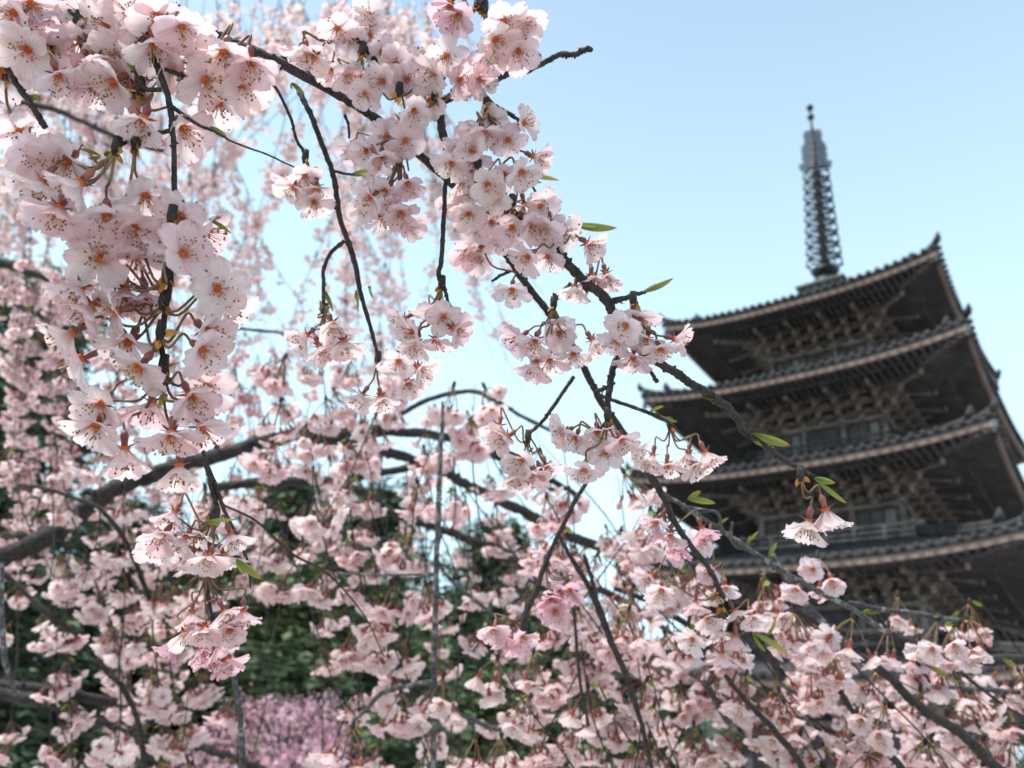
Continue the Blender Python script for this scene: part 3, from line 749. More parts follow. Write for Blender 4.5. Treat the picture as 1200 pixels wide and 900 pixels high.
b.cluster((137, 170), [(63, 245, 4), (52, 213, 4), (80, 188, 3), (70, 243, 5, -.3, -.9), (125, 250, 2, 0, -.8), (95, 213, 6), (50, 183)], d=.38, pink=False, size=1.06)
b.cluster((160, 163), [(170, 228, 3, .35, -.8), (121, 300, 2, -.4, -.4), (156, 265, 5)], d=.385, size=1.06)
b.cluster((202, 250), [(213, 252, 0), (207, 293, 1), (234, 270, 3)], d=.378, size=1.06)
b.cluster((196, 318), [(147, 340, 5, 0, -1), (169, 341, 7, .1, -1), (120, 304, 1), (213, 298, 2), (95, 335, 5, -.5, -.6), (160, 300, 4, 0, -.8)], d=.38, size=1.06)
b.cluster((192, 350), [(138, 364, 1, -.75, -.15), (96, 420, 4, -.7, -.3), (254, 338, 2), (265, 362, 4), (108, 358, 6, -.6, -.7), (85, 390, 5, -.7, -.4)], d=.383, size=1.06)
b.cluster((189, 385), [(165, 428, 0), (120, 472, 2, -.3, -.35), (235, 409, 2, .6, -.5), (152, 398, 3, -.3, -.5), (240, 385, 5, .6, -.5)], d=.377, size=1.06)
b.cluster((192, 425), [(201, 506, 2, -.1, -.85), (235, 500, 4, .3, -.9), (146, 525, 8, 0, -1), (210, 545, 7, 0, -1), (243, 452, 1), (114, 497, 4), (178, 470, 5, -.2, -.8), (222, 462, 6, .4, -.8)], d=.382, size=1.06)
b.cluster((210, 90), [(240, 93, 0), (257, 120, 1), (282, 97, 3), (263, 60, 4, -.2, -.9), (293, 70, 5, .1, -.9)], d=.40, size=1.06)
b.cluster((166, 100), [(138, 68, 1), (135, 95, 2), (158, 98, 3), (168, 138, 5, -.3, -.8), (200, 74, 3), (213, 148, 6, .5, -.7)], d=.39, buds=1, size=1.06)
b.cluster((167, 40), [(153, 17, 2), (185, 18, 3), (213, 30, 4, .3, -.8), (128, 30, 4), (180, 48, 6)], d=.388, buds=1, size=1.06)

# ---- branch across the top left corner
b = Bough('cherry_branch', 'cherry branch over the top left corner crowded with overlapping pale flowers', 'cherry branch', (-20, -10), .40)
b.branch('stem', [(-30, -20, 10), (20, 5, 9), (62, 3, 9), (68, 16, 8), (75, 32, 8), (62, 52, 4), (40, 70, 3)])
b.branch('twig', [(-10, 60, 8), (8, 82, 8), (22, 105, 8), (38, 128, 8), (54, 150, 8)])
b.branch('twig', [(68, 4, 6), (92, 20, 6), (112, 40, 5), (120, 50, 4)])
b.cluster((30, 2), [(18, 14, 0), (36, 3, 2), (42, 37, 3), (8, 40, 4)])
b.cluster((62, 48), [(33, 58, 3), (59, 59, 1), (67, 86, 2)])
b.cluster((92, 22), [(95, 49, 0), (97, 18, 2), (115, 70, 3), (112, 95, 7, -.1, -1)], buds=2)
b.cluster((8, 82), [(5, 83, 4), (23, 153, 2), (38, 205, 5)], d=.41)
b.leafs([(5, 47, 14, 46), (32, 116, 46, 113)])

# ---- the long diagonal bough behind the flowers
b = Bough('cherry_bough', 'long dark cherry bough running diagonally behind the flowers, with thin hanging twigs', 'cherry branch', (60, -10), .56)
b.branch('stem', [(40, -14, 17, .52), (90, 3, 16, .52), (150, 10, 15, .53), (217, 32, 14, .53), (273, 60, 15, .54), (320, 80, 13, .54), (400, 123, 12, .55), (440, 152, 12, .56), (493, 197, 11, .56), (523, 223, 11, .56), (560, 272, 10, .57), (595, 316, 10, .57),
                  (624, 358, 9, .57), (654, 394, 9, .58), (684, 443, 9, .58), (705, 482, 9, .59), (746, 538, 10, .60), (771, 581, 9, .61), (792, 617, 8, .62), (830, 668, 7, .64), (848, 700, 6, .66)])
b.branch('twig', [(350, 108, 7, .55), (362, 130, 7, .54), (370, 150, 7), (382, 180, 7), (392, 205, 7), (398, 253, 7), (413, 300, 7), (425, 351, 6), (437, 395, 5), (444, 424, 4)])
b.branch('twig', [(403, 282, 5), (388, 296, 5), (380, 312, 5), (379, 335, 5), (380, 366, 4)])
b.branch('twig', [(308, 84, 4), (326, 108, 4), (340, 140, 4), (348, 165, 4), (358, 180, 5)])
b.branch('twig', [(391, 200, 4), (404, 203, 3.5), (415, 205, 3)])
b.branch('twig', [(404, 134, 4), (408, 145, 3.5), (409, 162, 3)])
b.branch('twig', [(672, 441, 5, .58), (655, 466, 5, .58), (640, 488, 5, .58), (630, 498, 4.5, .58), (620, 508, 5, .58)])
b.branch('twig', [(698, 462, 5, .58), (730, 473, 5, .58), (764, 485, 5, .58), (782, 494, 4, .58), (797, 507, 3, .58)])
b.branch('twig', [(598, 318, 4, .565), (583, 325, 4, .565), (576, 330, 3, .565)])
b.branch('twig', [(668, 332, 5, .56), (663, 338, 8, .56), (652, 348, 8, .56), (648, 353, 7, .56)])
b.branch('twig', [(324, 80, 12, .55), (334, 68, 11, .55), (345, 64, 6, .55), (352, 74, 3, .55), (368, 92, 2.5, .55)])
b.leafs([(412, 204, 436, 202), (760, 484, 796, 491, .58), (380, 340, 387, 366), (418, 340, 416, 366), (432, 335, 440, 350), (272, 48, 294, 48, .54), (342, 97, 358, 112, .54), (755, 548, 788, 550, .6), (378, 366, 374, 352), (382, 366, 390, 350)])
b.cluster((358, 182), [(357, 205, 3), (345, 218, 3, -.3, -.6), (371, 218, 2), (368, 235, 4, .2, -.9), (340, 212, 5)], d=.56)
b.cluster((380, 362), [(389, 378, 3), (360, 392, 4, -.6, -.5), (403, 400, 4, .3, -.8), (374, 405, 3), (390, 408, 5)], d=.56, nod=True)
b.cluster((443, 418), [(467, 422, 3), (478, 447, 3), (446, 465, 4), (425, 462, 4, -.5, -.7), (490, 430, 6, .6, -.5)], d=.57, nod=True)
b.cluster((649, 354), [(628, 397, 3, -.3, -.7), (672, 413, 2, 0, -.8), (609, 395, 4, -.7, -.5), (644, 420, 4, 0, -.9), (694, 398, 6, .5, -.7), (655, 390, 5), (628, 425, 6, -.2, -1)], d=.555)
b.cluster((619, 510), [(595, 511, 4, -.6, -.4), (613, 538, 3), (640, 545, 4, .3, -.8), (600, 553, 4), (585, 498, 5), (622, 556, 6)], d=.58, buds=1, nod=True)
b.cluster((785, 495), [(807, 531, 3, -.1, -.9), (826, 529, 4, .4, -.8), (765, 533, 5, -.2, -1), (782, 543, 5, 0, -1), (815, 545, 6)], d=.59, nod=True)
b.cluster((842, 690), [(826, 630, 2), (836, 668, 3), (850, 686, 0), (832, 690, 1), (800, 645, 4), (775, 690, 3), (764, 675, 4), (815, 705, 4), (860, 715, 3)], d=.66, nod=True)
b.cluster((845, 705), [(837, 738, 3), (812, 748, 4), (862, 745, 4), (846, 765, 5, 0, -1), (880, 720, 5), (828, 722, 4)], d=.67, nod=True)
b.cluster((778, 596), [(798, 640, 4, -.2, -.9), (822, 618, 4, .3, -.8), (786, 625, 5), (770, 610, 5, -.5, -.7)], d=.63, pink=True, nod=True)
b.cluster((565, 280), [(600, 338, 4, -.1, -.7), (547, 293, 3), (583, 267, 4), (560, 300, 5)], d=.56)

# ---- branch with the pruned tip, the central flower mass and the drooping end
b = Bough('cherry_branch', 'cherry branch with bare pruned tip against sky, its end drooping across the pagoda', 'cherry branch', (513, 123), .52)
b.branch('stem', [(470, 105, 8), (490, 116, 10), (513, 126, 11), (520, 157, 11), (545, 195, 11), (580, 235, 11), (615, 255, 11), (643, 275, 11), (666, 308, 12), (688, 333, 12), (713, 357, 13), (722, 378, 11), (745, 408, 11), (776, 431, 11), (800, 447, 11), (817, 458, 11), (838, 470, 11), (853, 482, 12), (868, 500, 9), (878, 511, 9), (895, 520, 8), (910, 531, 8), (925, 541, 7), (942, 551, 6), (958, 563, 4)])
b.branch('twig', [(510, 124, 11), (530, 110, 11), (556, 98, 10), (583, 88, 10), (600, 82, 9), (617, 79, 8), (638, 70, 7), (655, 63, 7), (672, 61, 7), (686, 58, 7), (692, 57, 8)], label='bare twig with pruned tip')
b.branch('twig', [(560, 100, 8), (568, 113, 8), (578, 122, 7), (592, 130, 6), (604, 138, 5), (612, 148, 3)])
b.branch('twig', [(519, 155, 7), (523, 190, 6), (522, 225, 6), (520, 267, 6), (518, 300, 6), (516, 324, 7), (522, 340, 5), (524, 352, 4), (532, 371, 3)])
b.branch('twig', [(717, 352, 8), (734, 349, 7), (745, 346, 6), (756, 343, 4)])
b.branch('twig', [(728, 415, 8), (720, 433, 9), (716, 453, 9), (713, 478, 8), (712, 490, 5)])
b.branch('twig', [(716, 453, 7), (706, 456, 6), (697, 460, 4)])
b.branch('twig', [(646, 268, 4), (640, 245, 4), (628, 225, 3), (615, 205, 3)])
b.branch('twig', [(470, 105, 8), (450, 85, 8), (430, 62, 7), (415, 45, 6), (400, 30, 5), (385, 22, 4)])
b.branch('twig', [(755, 425, 5), (764, 438, 5), (770, 448, 6)])
b.leafs([(672, 262, 724, 263), (613, 206, 654, 217), (752, 342, 788, 322), (822, 463, 852, 483), (880, 508, 925, 520), (955, 560, 997, 585, .515), (718, 352, 730, 358), (418, 20, 404, 33), (520, 355, 533, 372), (530, 200, 534, 178), (880, 511, 908, 526)])
b.cluster((395, 28), [(360, 58, 2), (395, 32, 0), (388, 80, 3), (370, 65, 4, -.5, -.7), (350, 60, 4)], d=.52, size=.88)
b.cluster((425, 56), [(433, 18, 3), (433, 42, 1), (412, 45, 2), (447, 60, 0), (405, 85, 4), (425, 88, 4)], d=.515, size=.88)
b.cluster((468, 104), [(430, 108, 2, -.3, -.7), (477, 93, 2), (498, 73, 0), (463, 75, 4), (450, 95, 3)], d=.505, buds=1, size=.88)
b.cluster((510, 110), [(523, 65, 1), (537, 93, 4, .5, -.2), (505, 117, 2), (510, 85, 4), (560, 92, 4), (485, 128, 5)], d=.51, size=.88)
b.cluster((470, 140), [(412, 172, 3, -.4, -.7), (448, 183, 3, 0, -.8), (475, 163, 1), (453, 160, 4), (430, 175, 5)], d=.52, size=.88)
b.cluster((471, 168), [(453, 222, 2), (477, 213, 3, .2, -.8), (470, 248, 3), (435, 230, 4, -.6, -.4), (447, 255, 4), (480, 262, 5), (425, 243, 5), (462, 240, 4)], d=.518, buds=2, size=.88)
b.cluster((570, 122), [(567, 153, 2), (595, 163, 0), (540, 170, 3, -.3, -.6), (578, 140, 5), (612, 145, 4, .6, .2), (625, 183, 7, .9, -.4), (555, 150, 5)], d=.505, size=.88)
b.cluster((560, 190), [(590, 203, 2, .2, -.5), (558, 188, 3), (610, 200, 3), (570, 215, 4), (530, 190, 4), (555, 178, 5)], d=.50, size=.88)
b.cluster((600, 235), [(583, 230, 2), (614, 238, 1), (600, 265, 4), (632, 240, 4), (550, 250, 3), (560, 225, 4), (622, 262, 5)], d=.508, size=.88)
b.cluster((540, 205), [(540, 210, 5), (545, 240, 4), (575, 260, 4), (557, 268, 5), (530, 235, 5), (585, 278, 3)], d=.54, pink=False, size=.88)
b.cluster((655, 268), [(660, 271, 0), (642, 300, 1, -.1, -.5), (620, 300, 4, -.6, -.5), (688, 285, 5, .6, -.4), (640, 265, 4)], d=.505, size=.88)
b.cluster((690, 330), [(694, 322, 5, .1, -1), (710, 320, 7, .3, -1), (674, 335, 6, -.2, -1)], d=.525, size=.88)
b.cluster((742, 349), [(750, 372, 1, .1, -.5), (723, 397, 2, -.3, -.6), (773, 408, 1, .2, -.6), (742, 418, 4, -.1, -.9), (790, 397, 5, .9, -.2), (758, 395, 4), (735, 380, 4)], d=.505, size=.88)
b.cluster((712, 484), [(675, 512, 2, -.2, -.5), (728, 514, 2, .3, -.5), (685, 549, 1, -.1, -.7), (662, 505, 4, -.8, -.3), (709, 530, 4), (700, 505, 4), (740, 525, 6, .7, -.6)], d=.515, size=.88)
b.cluster((518, 330), [(503, 364, 1, 0, -.6), (475, 373, 3, -.6, -.4), (510, 396, 3, .1, -.9), (489, 401, 3, -.2, -.9), (532, 384, 5, .8, -.4), (520, 372, 4), (484, 388, 4)], d=.52, size=.88)
b.cluster((938, 553), [(948, 610, 6, -.12, -1.0), (967, 597, 7, .35, -1.1)], d=.505, size=1.12, dj=.004)

# ---- twig dropping in from the top edge
b = Bough('cherry_twig', 'short cherry twig dropping in at the top edge with one deep pink half-open flower', 'cherry branch', (566, -12), .50)
b.branch('stem', [(575, -22, 9), (570, -8, 9), (563, 4, 10), (568, 12, 5)])
b.cluster((560, 2), [(538, 16, 4, -.2, -.6), (528, 4, 8, -.4, -.8)], pink=True)
b.cluster((568, 8), [(590, 24, 0), (572, 62, 3, 0, -.7), (606, 58, 3, .3, -.6), (600, 40, 4), (580, 45, 4), (612, 25, 5)])

# ---- blurred strand below the large flowers
b = Bough('cherry_strand', 'slightly blurred flowering strand hanging below the largest flowers at the lower left', 'cherry branch', (240, 540), .50)
b.branch('stem', [(234, 520, 3, .50), (242, 545, 7, .51), (249, 575, 7, .53), (256, 602, 7, .55), (248, 630, 6, .58), (243, 665, 5, .59), (244, 700, 5, .60), (252, 740, 5, .60)])
b.branch('stem', [(238, 535, 4, .51), (254, 575, 5, .53), (262, 600, 5, .55), (275, 625, 4, .58), (290, 660, 5, .58), (294, 690, 2, .58)])
b.branch('twig', [(262, 592, 3, .62), (300, 610, 3, .66), (345, 650, 3.5, .72), (385, 672, 3, .78), (428, 722, 2, .85), (450, 770, 1.5, .9)])
b.branch('twig', [(255, 735, 4, .62), (268, 770, 6, .62), (275, 800, 7, .62), (282, 840, 7, .62), (283, 880, 8, .62), (284, 905, 8, .62)], 'bark_lichen')
b.cluster((250, 600), [(217, 630, 4), (235, 622, 3), (246, 651, 2), (193, 626, 4), (270, 626, 2), (205, 600, 4), (185, 640, 5), (225, 655, 4), (262, 650, 5)], d=.52, nod=True)
b.cluster((244, 660), [(262, 715, 3), (240, 735, 3), (270, 735, 2), (216, 740, 4), (225, 718, 4), (285, 715, 3), (255, 755, 4)], d=.56, nod=True)
b.cluster((248, 735), [(250, 770, 4), (235, 760, 4), (265, 772, 5), (205, 755, 4)], d=.57, pink=True, nod=True)
b.leafs([(277, 655, 307, 678), (240, 612, 276, 614)])

# ---- straight grey lichen shoot
b = Bough('cherry_shoot', 'straight pale lichen-grey cherry shoot hanging down the middle of the picture', 'cherry branch', (516, 515), 1.05)
b.branch('stem', [(519, 470, 3), (518, 510, 6), (516, 560, 7), (513, 640, 7), (511, 720, 7.5), (510, 800, 8), (508, 910, 8)], 'bark_lichen')
b.branch('twig', [(511, 655, 5), (530, 680, 5), (560, 705, 5), (590, 730, 4)], 'bark_lichen')
b.branch('twig', [(510, 798, 5), (480, 804, 6), (450, 812, 6), (430, 832, 5), (414, 845, 6)], 'bark_lichen')
b.branch('twig', [(511, 828, 5), (540, 838, 6), (570, 850, 6), (588, 856, 6)], 'bark_lichen')
b.branch('twig', [(512, 672, 3), (480, 673, 3), (440, 674, 3), (395, 672, 3)], 'bark_lichen')
for nd, dd in (((414, 848), .95), ((588, 858), .95), ((520, 790), 1.05), ((470, 808), 1.1)):
    o = link('flower_cluster', ME_N[RND.randrange(8)], b.t); o.location = b.W(*nd, dd); o.rotation_euler = (RND.uniform(-.2, .2), RND.uniform(-.2, .2), RND.uniform(0, 6.28)); o.scale = (1.25,) * 3

# ---- the two thin reddish twigs at the centre
b = Bough('cherry_twig', 'thin dark twig slanting down left at the centre with two small pink clusters', 'cherry branch', (690, 565), .66)
b.branch('stem', [(690, 560, 5), (677, 582, 6), (660, 618, 6), (649, 640, 6), (638, 665, 7), (630, 690, 7), (620, 712, 8), (613, 738, 9)])
b.cluster((640, 655), [(655, 695, 4), (645, 700, 4), (668, 690, 5), (650, 715, 5)], d=.68, pink=True, nod=True)
b.cluster((618, 708), [(590, 745, 4), (602, 752, 4), (580, 735, 5), (612, 745, 6)], d=.68, pink=True, nod=True)
b = Bough('cherry_twig', 'pair of dark twigs merging and falling steeply right of the centre', 'cherry branch', (660, 635), .78)
b.branch('stem', [(655, 625, 5), (672, 655, 6), (691, 690, 7), (702, 718, 10), (711, 745, 9), (727, 779, 8), (740, 815, 7), (752, 850, 6), (765, 905, 6)])
b.branch('twig', [(685, 650, 5), (694, 680, 5), (701, 712, 6)])
b.branch('twig', [(672, 712, 4), (676, 760, 4), (680, 800, 4), (690, 850, 4)])

# ------------------------------------------------------------------ blossom-laden shoots, grown from coverage maps
class Shoots:
    """weeping shoots with their clusters, grown downwards in steps; cover[r][c] is how much blossom a 50 px cell shows (0..9)"""
    def __init__(s, t, loc, seed): s.t = t; s.loc = loc; s.rng = random.Random(seed); s.sh = []; s.cl = []
    def grow(s, cover, per9, depth, step, slope, width, pool, x0=0, y0=0, maxn=14, start_top=False, scale=1.0, up=2):
        rng = s.rng; B = np.array([[int(ch) for ch in row] for row in cover], float) / 9 * per9
        nr, nc = B.shape; tries = 0
        def cell(x, y):
            r, c = int((y - y0) // 50), int((x - x0) // 50)
            return (r, c) if 0 <= r < nr and 0 <= c < nc else None
        while B.sum() > 1.5 and tries < 2500:
            tries += 1
            wgt = np.maximum(B, 0) * (np.linspace(2.2, .6, nr)[:, None] if not start_top else (np.arange(nr) < 2)[:, None] * 1.0 + .02)
            if wgt.sum() <= 0: break
            k = rng.choices(range(nr * nc), wgt.ravel().tolist())[0]; r, c = divmod(k, nc)
            x = x0 + 50 * (c + rng.random()); y = y0 + 50 * (r + rng.random() * .7)
            d = depth(rng, x, y); sl = slope(rng, x, y); pts = []; miss = 0; n = 0
            if start_top: y = min(y, y0 + rng.uniform(-30, 60))
            # the shoot's leafless upper part arches over from its bough
            xx, yy = x, y; lead = []
            side = rng.choice((-1, 1))
            for q in range(up):
                st = step(rng) * FPX / d; yy -= st * (1 - .28 * q); xx -= sl * st + side * st * .35 * q; lead.append((xx, yy))
            path = lead[::-1] + [(x, y)]; marks = []
            dd = d; drift = rng.gauss(0, .12)
            while n < maxn and miss < 3:
                ce = cell(x, y)
                if ce is not None and B[ce] > 0 and rng.random() < min(1, B[ce] + .25):
                    B[ce] -= 1; marks.append((len(path) - 1)); miss = 0
                    if B[ce] > 1.2 and rng.random() < .6: B[ce] -= 1; marks.append(len(path) - 1)
                else: miss += 1
                st = step(rng) * FPX / dd; drift = drift * .8 + rng.gauss(0, .13)
                x += st * (sl + drift); y += st * (1 - .25 * abs(sl)); path.append((x, y)); n += 1
            if not marks: continue
            P = np.array([at(px, py, dd + .03 * math.sin(i * .9 + tries) * dd) for i, (px, py) in enumerate(path)]) - s.loc
            wv = np.array([px_r(width * (1.15 - .75 * i / len(path)) * min(1, .3 + .35 * i), 1.0) * d ** .55 for i in range(len(path))])
            s.sh.append((P, wv, d)); si = len(s.sh) - 1
            for i in marks:
                z = unit(-CDN + np.array([rng.gauss(0, .28), rng.gauss(0, .28), 0]))
                s.cl.append((si, P[i] + np.array([rng.gauss(0, .006), rng.gauss(0, .006), rng.gauss(0, .006)]), frame_z(z, rng.uniform(0, 6.28)) * scale * rng.uniform(.9, 1.15), d, rng.randrange(len(pool[0])), pool))
    def finish(s, bark='bark', top=96):
        objs = []
        order = sorted(range(len(s.sh)), key=lambda i: s.sh[i][2]); rest = MB(); shobj = {}
        for q, i in enumerate(order):
            P, wv, d = s.sh[i]; Q = smooth_path(P, 3); rr = np.interp(np.linspace(0, 1, len(Q)), np.linspace(0, 1, len(wv)), wv)
            if q < top:
                mb = MB(); tube(mb, Q, rr, 6, jit=.06); shobj[i] = mb.build('hanging_shoot', M[bark], s.t)
            else: tube(rest, Q, rr, 5)
        if rest.n: rest.build('hanging_shoot', M[bark], s.t)['kind'] = 'stuff'
        oc = sorted(range(len(s.cl)), key=lambda i: s.cl[i][3]); rest = MB()
        for q, i in enumerate(oc):
            si, p, A, d, ti, pool = s.cl[i]
            if q < top and si in shobj:
                o = link('flower_cluster', pool[1][ti], shobj[si]); o.matrix_basis = Matrix.Translation(Vector(p)) @ Matrix(A.tolist()).to_4x4()
            else: rest.addp(pool[0][ti], A, p)
        if rest.n: rest.build('blossom', MIDM, s.t)['kind'] = 'stuff'
        print('shoots', len(s.sh), 'clusters', len(s.cl))
PN, PM, PF = (CL_N, ME_N), (CL_M, ME_M), (CL_F, ME_F)

# ---- the arching tree: great limb from the left, forks to the right, weeping shoots
b = Bough('weeping_cherry_tree', 'weeping cherry whose thick dark limb arches from the left edge and forks at the centre', 'cherry tree', (0, 655), 1.6)
BO = 'bark_old'
b.branch('bough', [(-160, 770, 40, 1.5), (-60, 690, 30, 1.5), (0, 652, 26, 1.55), (60, 628, 25, 1.6), (110, 592, 23, 1.65), (142, 576, 21, 1.65), (180, 562, 20, 1.7), (228, 546, 19, 1.7), (295, 527, 18, 1.75), (356, 517, 17, 1.8), (385, 522, 17, 1.8), (414, 526, 14, 1.85), (453, 536, 13, 1.85), (492, 551, 12, 1.9), (530, 570, 12, 1.9), (578, 590, 13, 1.95), (627, 614, 13, 2), (663, 632, 13, 2), (706, 646, 12, 2), (750, 656, 11, 2.05), (800, 672, 9, 2.1), (860, 700, 7, 2.1)], BO)
b.branch('bough', [(365, 517, 14, 1.8), (390, 510, 15, 1.8), (414, 506, 14, 1.82), (467, 507, 12, 1.85), (521, 512, 11, 1.9), (563, 523, 11, 1.9), (600, 536, 9, 1.95), (640, 560, 8, 2), (690, 590, 6, 2)], BO)
b.branch('bough', [(250, 572, 12, 1.9), (300, 568, 13, 1.9), (389, 566, 12, 1.95), (457, 557, 10, 2), (503, 546, 10, 2), (563, 534, 9, 2.05), (600, 545, 7, 2.1), (650, 575, 6, 2.1)], BO)
b.branch('bough', [(420, 505, 7, 1.85), (450, 497, 7, 1.8), (480, 480, 7, 1.75), (503, 468, 6.5, 1.7), (549, 458, 6, 1.65), (578, 468, 6, 1.6), (600, 480, 5, 1.6), (641, 502, 5, 1.55), (680, 520, 4, 1.5), (720, 545, 3, 1.5)], BO)
b.branch('bough', [(395, 566, 10, 1.95), (430, 580, 11, 1.95), (453, 597, 11, 2), (492, 614, 10, 2), (540, 632, 11, 2), (592, 656, 13, 2), (634, 669, 12, 2), (690, 690, 10, 2.05), (750, 720, 8, 2.1), (800, 755, 6, 2.1)], BO)
b.branch('bough', [(-80, 780, 12, 1.6), (0, 800, 14, 1.6), (71, 811, 14, 1.6), (142, 823, 11, 1.65), (190, 830, 10, 1.65), (228, 832, 9, 1.7)], BO, label='upper grey bough of the pair at lower left')
b.branch('bough', [(-80, 800, 14, 1.55), (0, 814, 15, 1.55), (40, 820, 14, 1.55), (75, 828, 12, 1.6), (120, 845, 9, 1.6), (160, 862, 7, 1.65)], BO)
b.branch('bough', [(120, 830, 6, 1.8), (182, 865, 8, 1.8), (230, 873, 9, 1.8), (265, 885, 11, 1.75), (310, 905, 11, 1.75)], BO)
b.branch('bough', [(40, 570, 5, 1.3), (90, 585, 5, 1.3), (120, 600, 6, 1.3), (150, 640, 6, 1.3), (175, 700, 6, 1.3), (200, 725, 5, 1.3)], BO)
b.branch('bough', [(5, 670, 5, 1.4), (40, 705, 6, 1.4), (70, 730, 6, 1.4), (90, 745, 5, 1.4)], BO)
b.branch('bough', [(2, 660, 6, 1.2), (3, 730, 7, 1.2), (6, 770, 7, 1.2), (18, 815, 5, 1.2)], 'bark_lichen')
b.branch('bough', [(115, 772, 6, 1.2), (128, 790, 7, 1.2), (140, 800, 6, 1.2), (155, 825, 7, 1.2), (166, 860, 7, 1.2), (170, 905, 7, 1.2)], BO)
S = Shoots(b.t, b.loc, 5)
MID_COVER = ["000000000000000000000000",   # y 500
             "333354456664321000000000",
             "434555567654444220000000",
             "466644336745455530000000",
             "138851024524245443000000",
             "037840012323144433200000",
             "147751001224243333322222",
             "378863212323233333333333"]
S.grow(MID_COVER, 6.2, lambda r, x, y: r.uniform(1.15, 2.3), lambda r: r.uniform(.055, .105), lambda r, x, y: r.gauss(.0 if x < 400 else .08, .16), 3.0, PM, 0, 500, scale=1.1, up=1)
UPPER_COVER = ["000000232110000000000000",  # y 400
               "000000355332000000000000",
               "222023455454200000000000"]
S.grow(UPPER_COVER, 5.5, lambda r, x, y: r.uniform(1.15, 1.7), lambda r: r.uniform(.05, .08), lambda r, x, y: r.gauss(.1, .2), 2.8, PM, 0, 400, maxn=6, up=0, scale=1.15)
S.finish()

# ---- the tree behind at the left: a wall of fine blossom
b = Bough('weeping_cherry_tree', 'weeping cherry forming a blurred wall of fine blossom behind the large flowers', 'cherry tree', (-30, 300), 2.9)
b.branch('bough', [(-80, 290, 16, 2.9), (0, 308, 14, 2.9), (40, 322, 11, 2.9), (85, 338, 8, 2.9), (130, 350, 6, 2.9), (180, 372, 5, 2.9)], BO)
b.branch('bough', [(-40, 110, 9, 2.7), (10, 118, 8, 2.7), (60, 128, 8, 2.7), (105, 148, 7, 2.7), (150, 168, 6, 2.7), (200, 180, 5, 2.7)], BO)
b.branch('bough', [(60, 345, 6, 2.9), (72, 390, 7, 2.9), (80, 440, 8, 2.9), (86, 500, 9, 2.9), (95, 560, 9, 2.9)], BO)
b.branch('bough', [(270, 385, 4, 2.4), (310, 388, 4, 2.4), (345, 392, 3, 2.4)], BO)
S = Shoots(b.t, b.loc, 9)
WALL_COVER = ["542210000000",   # y 300
              "884321000000",
              "885323320000",
              "874334420000",
              "765333330000",
              "544323230000",
              "545322220000",
              "333300000000"]
S.grow(WALL_COVER, 17, lambda r, x, y: r.uniform(2.1, 3.4), lambda r: r.uniform(.06, .10), lambda r, x, y: r.gauss(-.05, .15), 2.0, PM, 0, 300, maxn=10, up=1)
S.finish()

# ---- far shoots against the sky
b = Bough('weeping_cherry_tree', 'distant weeping cherry seen as strings of tiny blossoms against the sky at top left', 'cherry tree', (120, -60), 4.6)
b.branch('bough', [(-60, -90, 26, 4.6), (100, -70, 22, 4.6), (260, -50, 16, 4.6), (400, -30, 12, 4.6), (520, -12, 7, 4.6)], BO)
S = Shoots(b.t, b.loc, 13)
FAR_COVER = ["554323467610",   # y 0
             "554322334620",
             "555432113310",
             "556543213330",
             "555544333331",
             "424543344321",
             "343432124222",
             "000022114111",
             "000001112210"]
S.grow(FAR_COVER, 85, lambda r, x, y: r.uniform(3.6, 5.8), lambda r: r.choice((.04, .06, .09, .14)), lambda r, x, y: r.gauss(.04, .26), 2.2, PF, 0, 0, maxn=34, start_top=True, scale=1.4, up=1)
S.finish()

# ---- the low boughs crowding in from the right
b = Bough('cherry_bough', 'tangle of low cherry boughs with blurred pink blossom under the pagoda', 'cherry branch', (1230, 775), .95)
b.branch('bough', [(1260, 776, 14), (1200, 772, 14), (1150, 770, 14), (1117, 767, 14), (1080, 758, 12), (1042, 747, 13), (1000, 742, 10), (960, 728, 8), (920, 705, 6)], 'bark')
b.branch('bough', [(985, 762, 9, .8), (1021, 781, 11, .8), (1050, 803, 11, .8), (1075, 826, 12, .8), (1117, 856, 13, .8), (1145, 878, 13, .8), (1175, 905, 14, .8)], 'bark')
b.branch('bough', [(850, 792, 6, .85), (883, 830, 7, .85), (910, 860, 8, .85), (933, 888, 9, .85), (945, 910, 9, .85)], 'bark')
b.branch('bough', [(868, 726, 11, .75), (880, 745, 10, .75), (896, 763, 10, .75), (908, 780, 10, .75), (918, 794, 11, .75)], 'bark')
b.branch('bough', [(760, 560, 4, .72), (779, 578, 5, .72), (812, 600, 5.5, .72), (846, 622, 6, .72), (880, 645, 6.5, .72), (908, 663, 6.5, .72), (950, 688, 7, .74), (1000, 715, 7, .76), (1040, 742, 7, .78)], 'bark_lichen', label='long straight grey shoot with green buds')
b.branch('bough', [(995, 706, 5, .85), (1012, 709, 6, .85), (1075, 718, 7, .85), (1110, 724, 6, .85), (1135, 724, 4, .85)], 'bark_lichen')
b.branch('bough', [(960, 800, 6, .85), (983, 809, 7, .85), (1005, 840, 7, .85), (1033, 872, 9, .85), (1060, 905, 10, .85)], 'bark')
b.branch('bough', [(824, 797, 7), (840, 822, 8), (858, 848, 10), (880, 858, 12), (920, 872, 8)], 'bark_lichen')
b.branch('bough', [(1020, 700, 5), (1040, 740, 5), (1070, 770, 5), (1090, 800, 4)], 'bark')
b.branch('bough', [(1128, 790, 4), (1160, 815, 4), (1200, 840, 4), (1230, 850, 4)], 'bark')
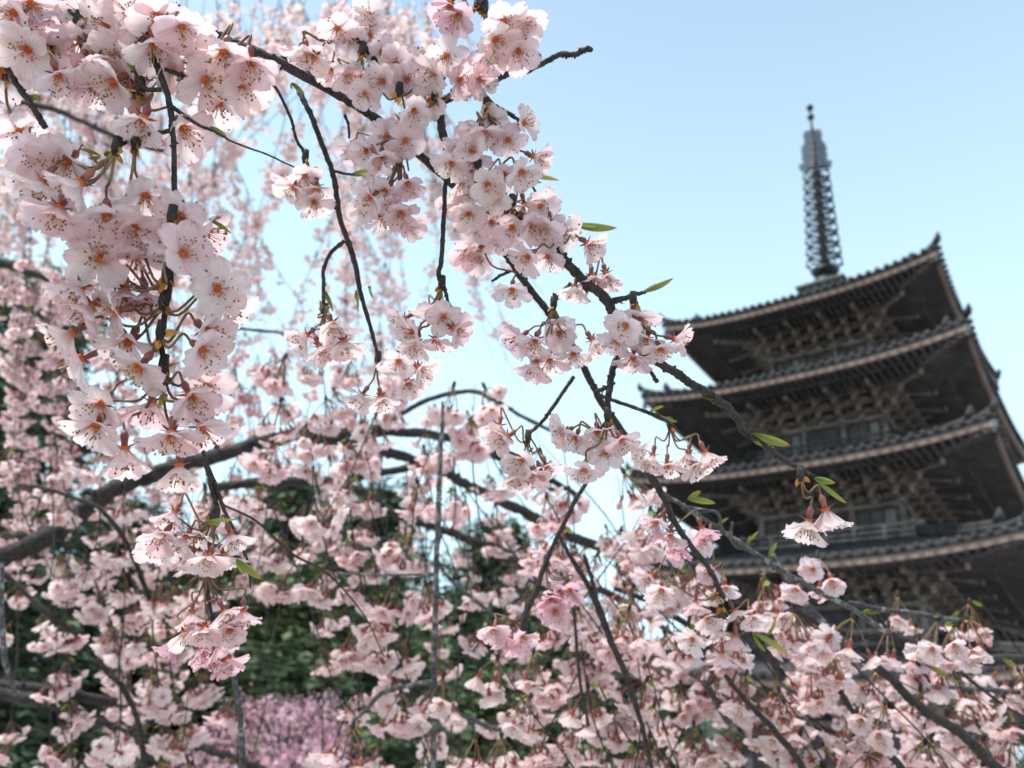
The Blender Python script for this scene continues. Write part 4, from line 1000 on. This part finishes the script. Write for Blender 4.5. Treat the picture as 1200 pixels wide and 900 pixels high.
b.branch('bough', [(1080, 805, 5, 1.05), (1130, 806, 6, 1.05), (1205, 812, 7, 1.05)], 'bark_lichen')
b.branch('bough', [(1135, 858, 5), (1160, 850, 4), (1205, 847, 4), (1230, 850, 4)], 'bark')
b.branch('bough', [(720, 690, 6, 1.1), (760, 705, 7, 1.1), (790, 722, 8, 1.1), (830, 745, 7, 1.1), (860, 760, 5, 1.1)], 'bark')
b.branch('bough', [(905, 650, 7, .9), (930, 690, 8, .9), (955, 720, 9, .9), (985, 750, 9, .9)], 'bark_lichen')
b.branch('twig', [(846, 622, 4, .72), (840, 600, 4, .72), (812, 602, 4, .72), (800, 594, 3, .72), (830, 598, 3, .72)], 'bark_lichen')
b.branch('twig', [(880, 645, 4, .72), (862, 640, 4, .72), (856, 626, 4, .72), (858, 612, 4, .72)], 'bark_lichen')
b.leafs([(806, 585, 840, 592, .7), (838, 618, 855, 608, .72), (874, 640, 892, 624, .72), (900, 655, 912, 636, .72), (882, 742, 922, 774, .74), (900, 745, 907, 722, .74), (1112, 724, 1140, 720, .85), (1085, 778, 1110, 790, .8), (1175, 772, 1195, 782, .93), (1010, 718, 1036, 712, .85), (960, 692, 992, 690, .8)])
for (x, y, n) in ((958, 672, .78), (1100, 745, .8), (1133, 744, .8), (1118, 752, .84), (1000, 742, .8), (975, 770, .82), (930, 735, .78), (950, 800, .85)):
    o = link('flower_cluster', ME_N[RND.randrange(8)], b.t); o.location = b.W(x, y - 22, n); o.rotation_euler = (RND.uniform(-.3, .3), RND.uniform(-.3, .3), RND.uniform(0, 6.28))
S = Shoots(b.t, b.loc, 21)
LOW_COVER = ["000000000000022100000000",   # y 550
             "000000000000135300000000",
             "000000000000245764310000",
             "000000000001334586776540",
             "000000000002333577788887",
             "220000000001333347888777",
             "200000000002333347777888"]
S.grow(LOW_COVER, 3.9, lambda r, x, y: r.choice((r.uniform(.84, 1.0), r.uniform(.9, 1.7))), lambda r: r.uniform(.04, .085), lambda r, x, y: r.gauss(.55 if x > 820 else .1, .35), 2.6, PN, 0, 550, maxn=9, scale=1.0, up=0)
S.finish()
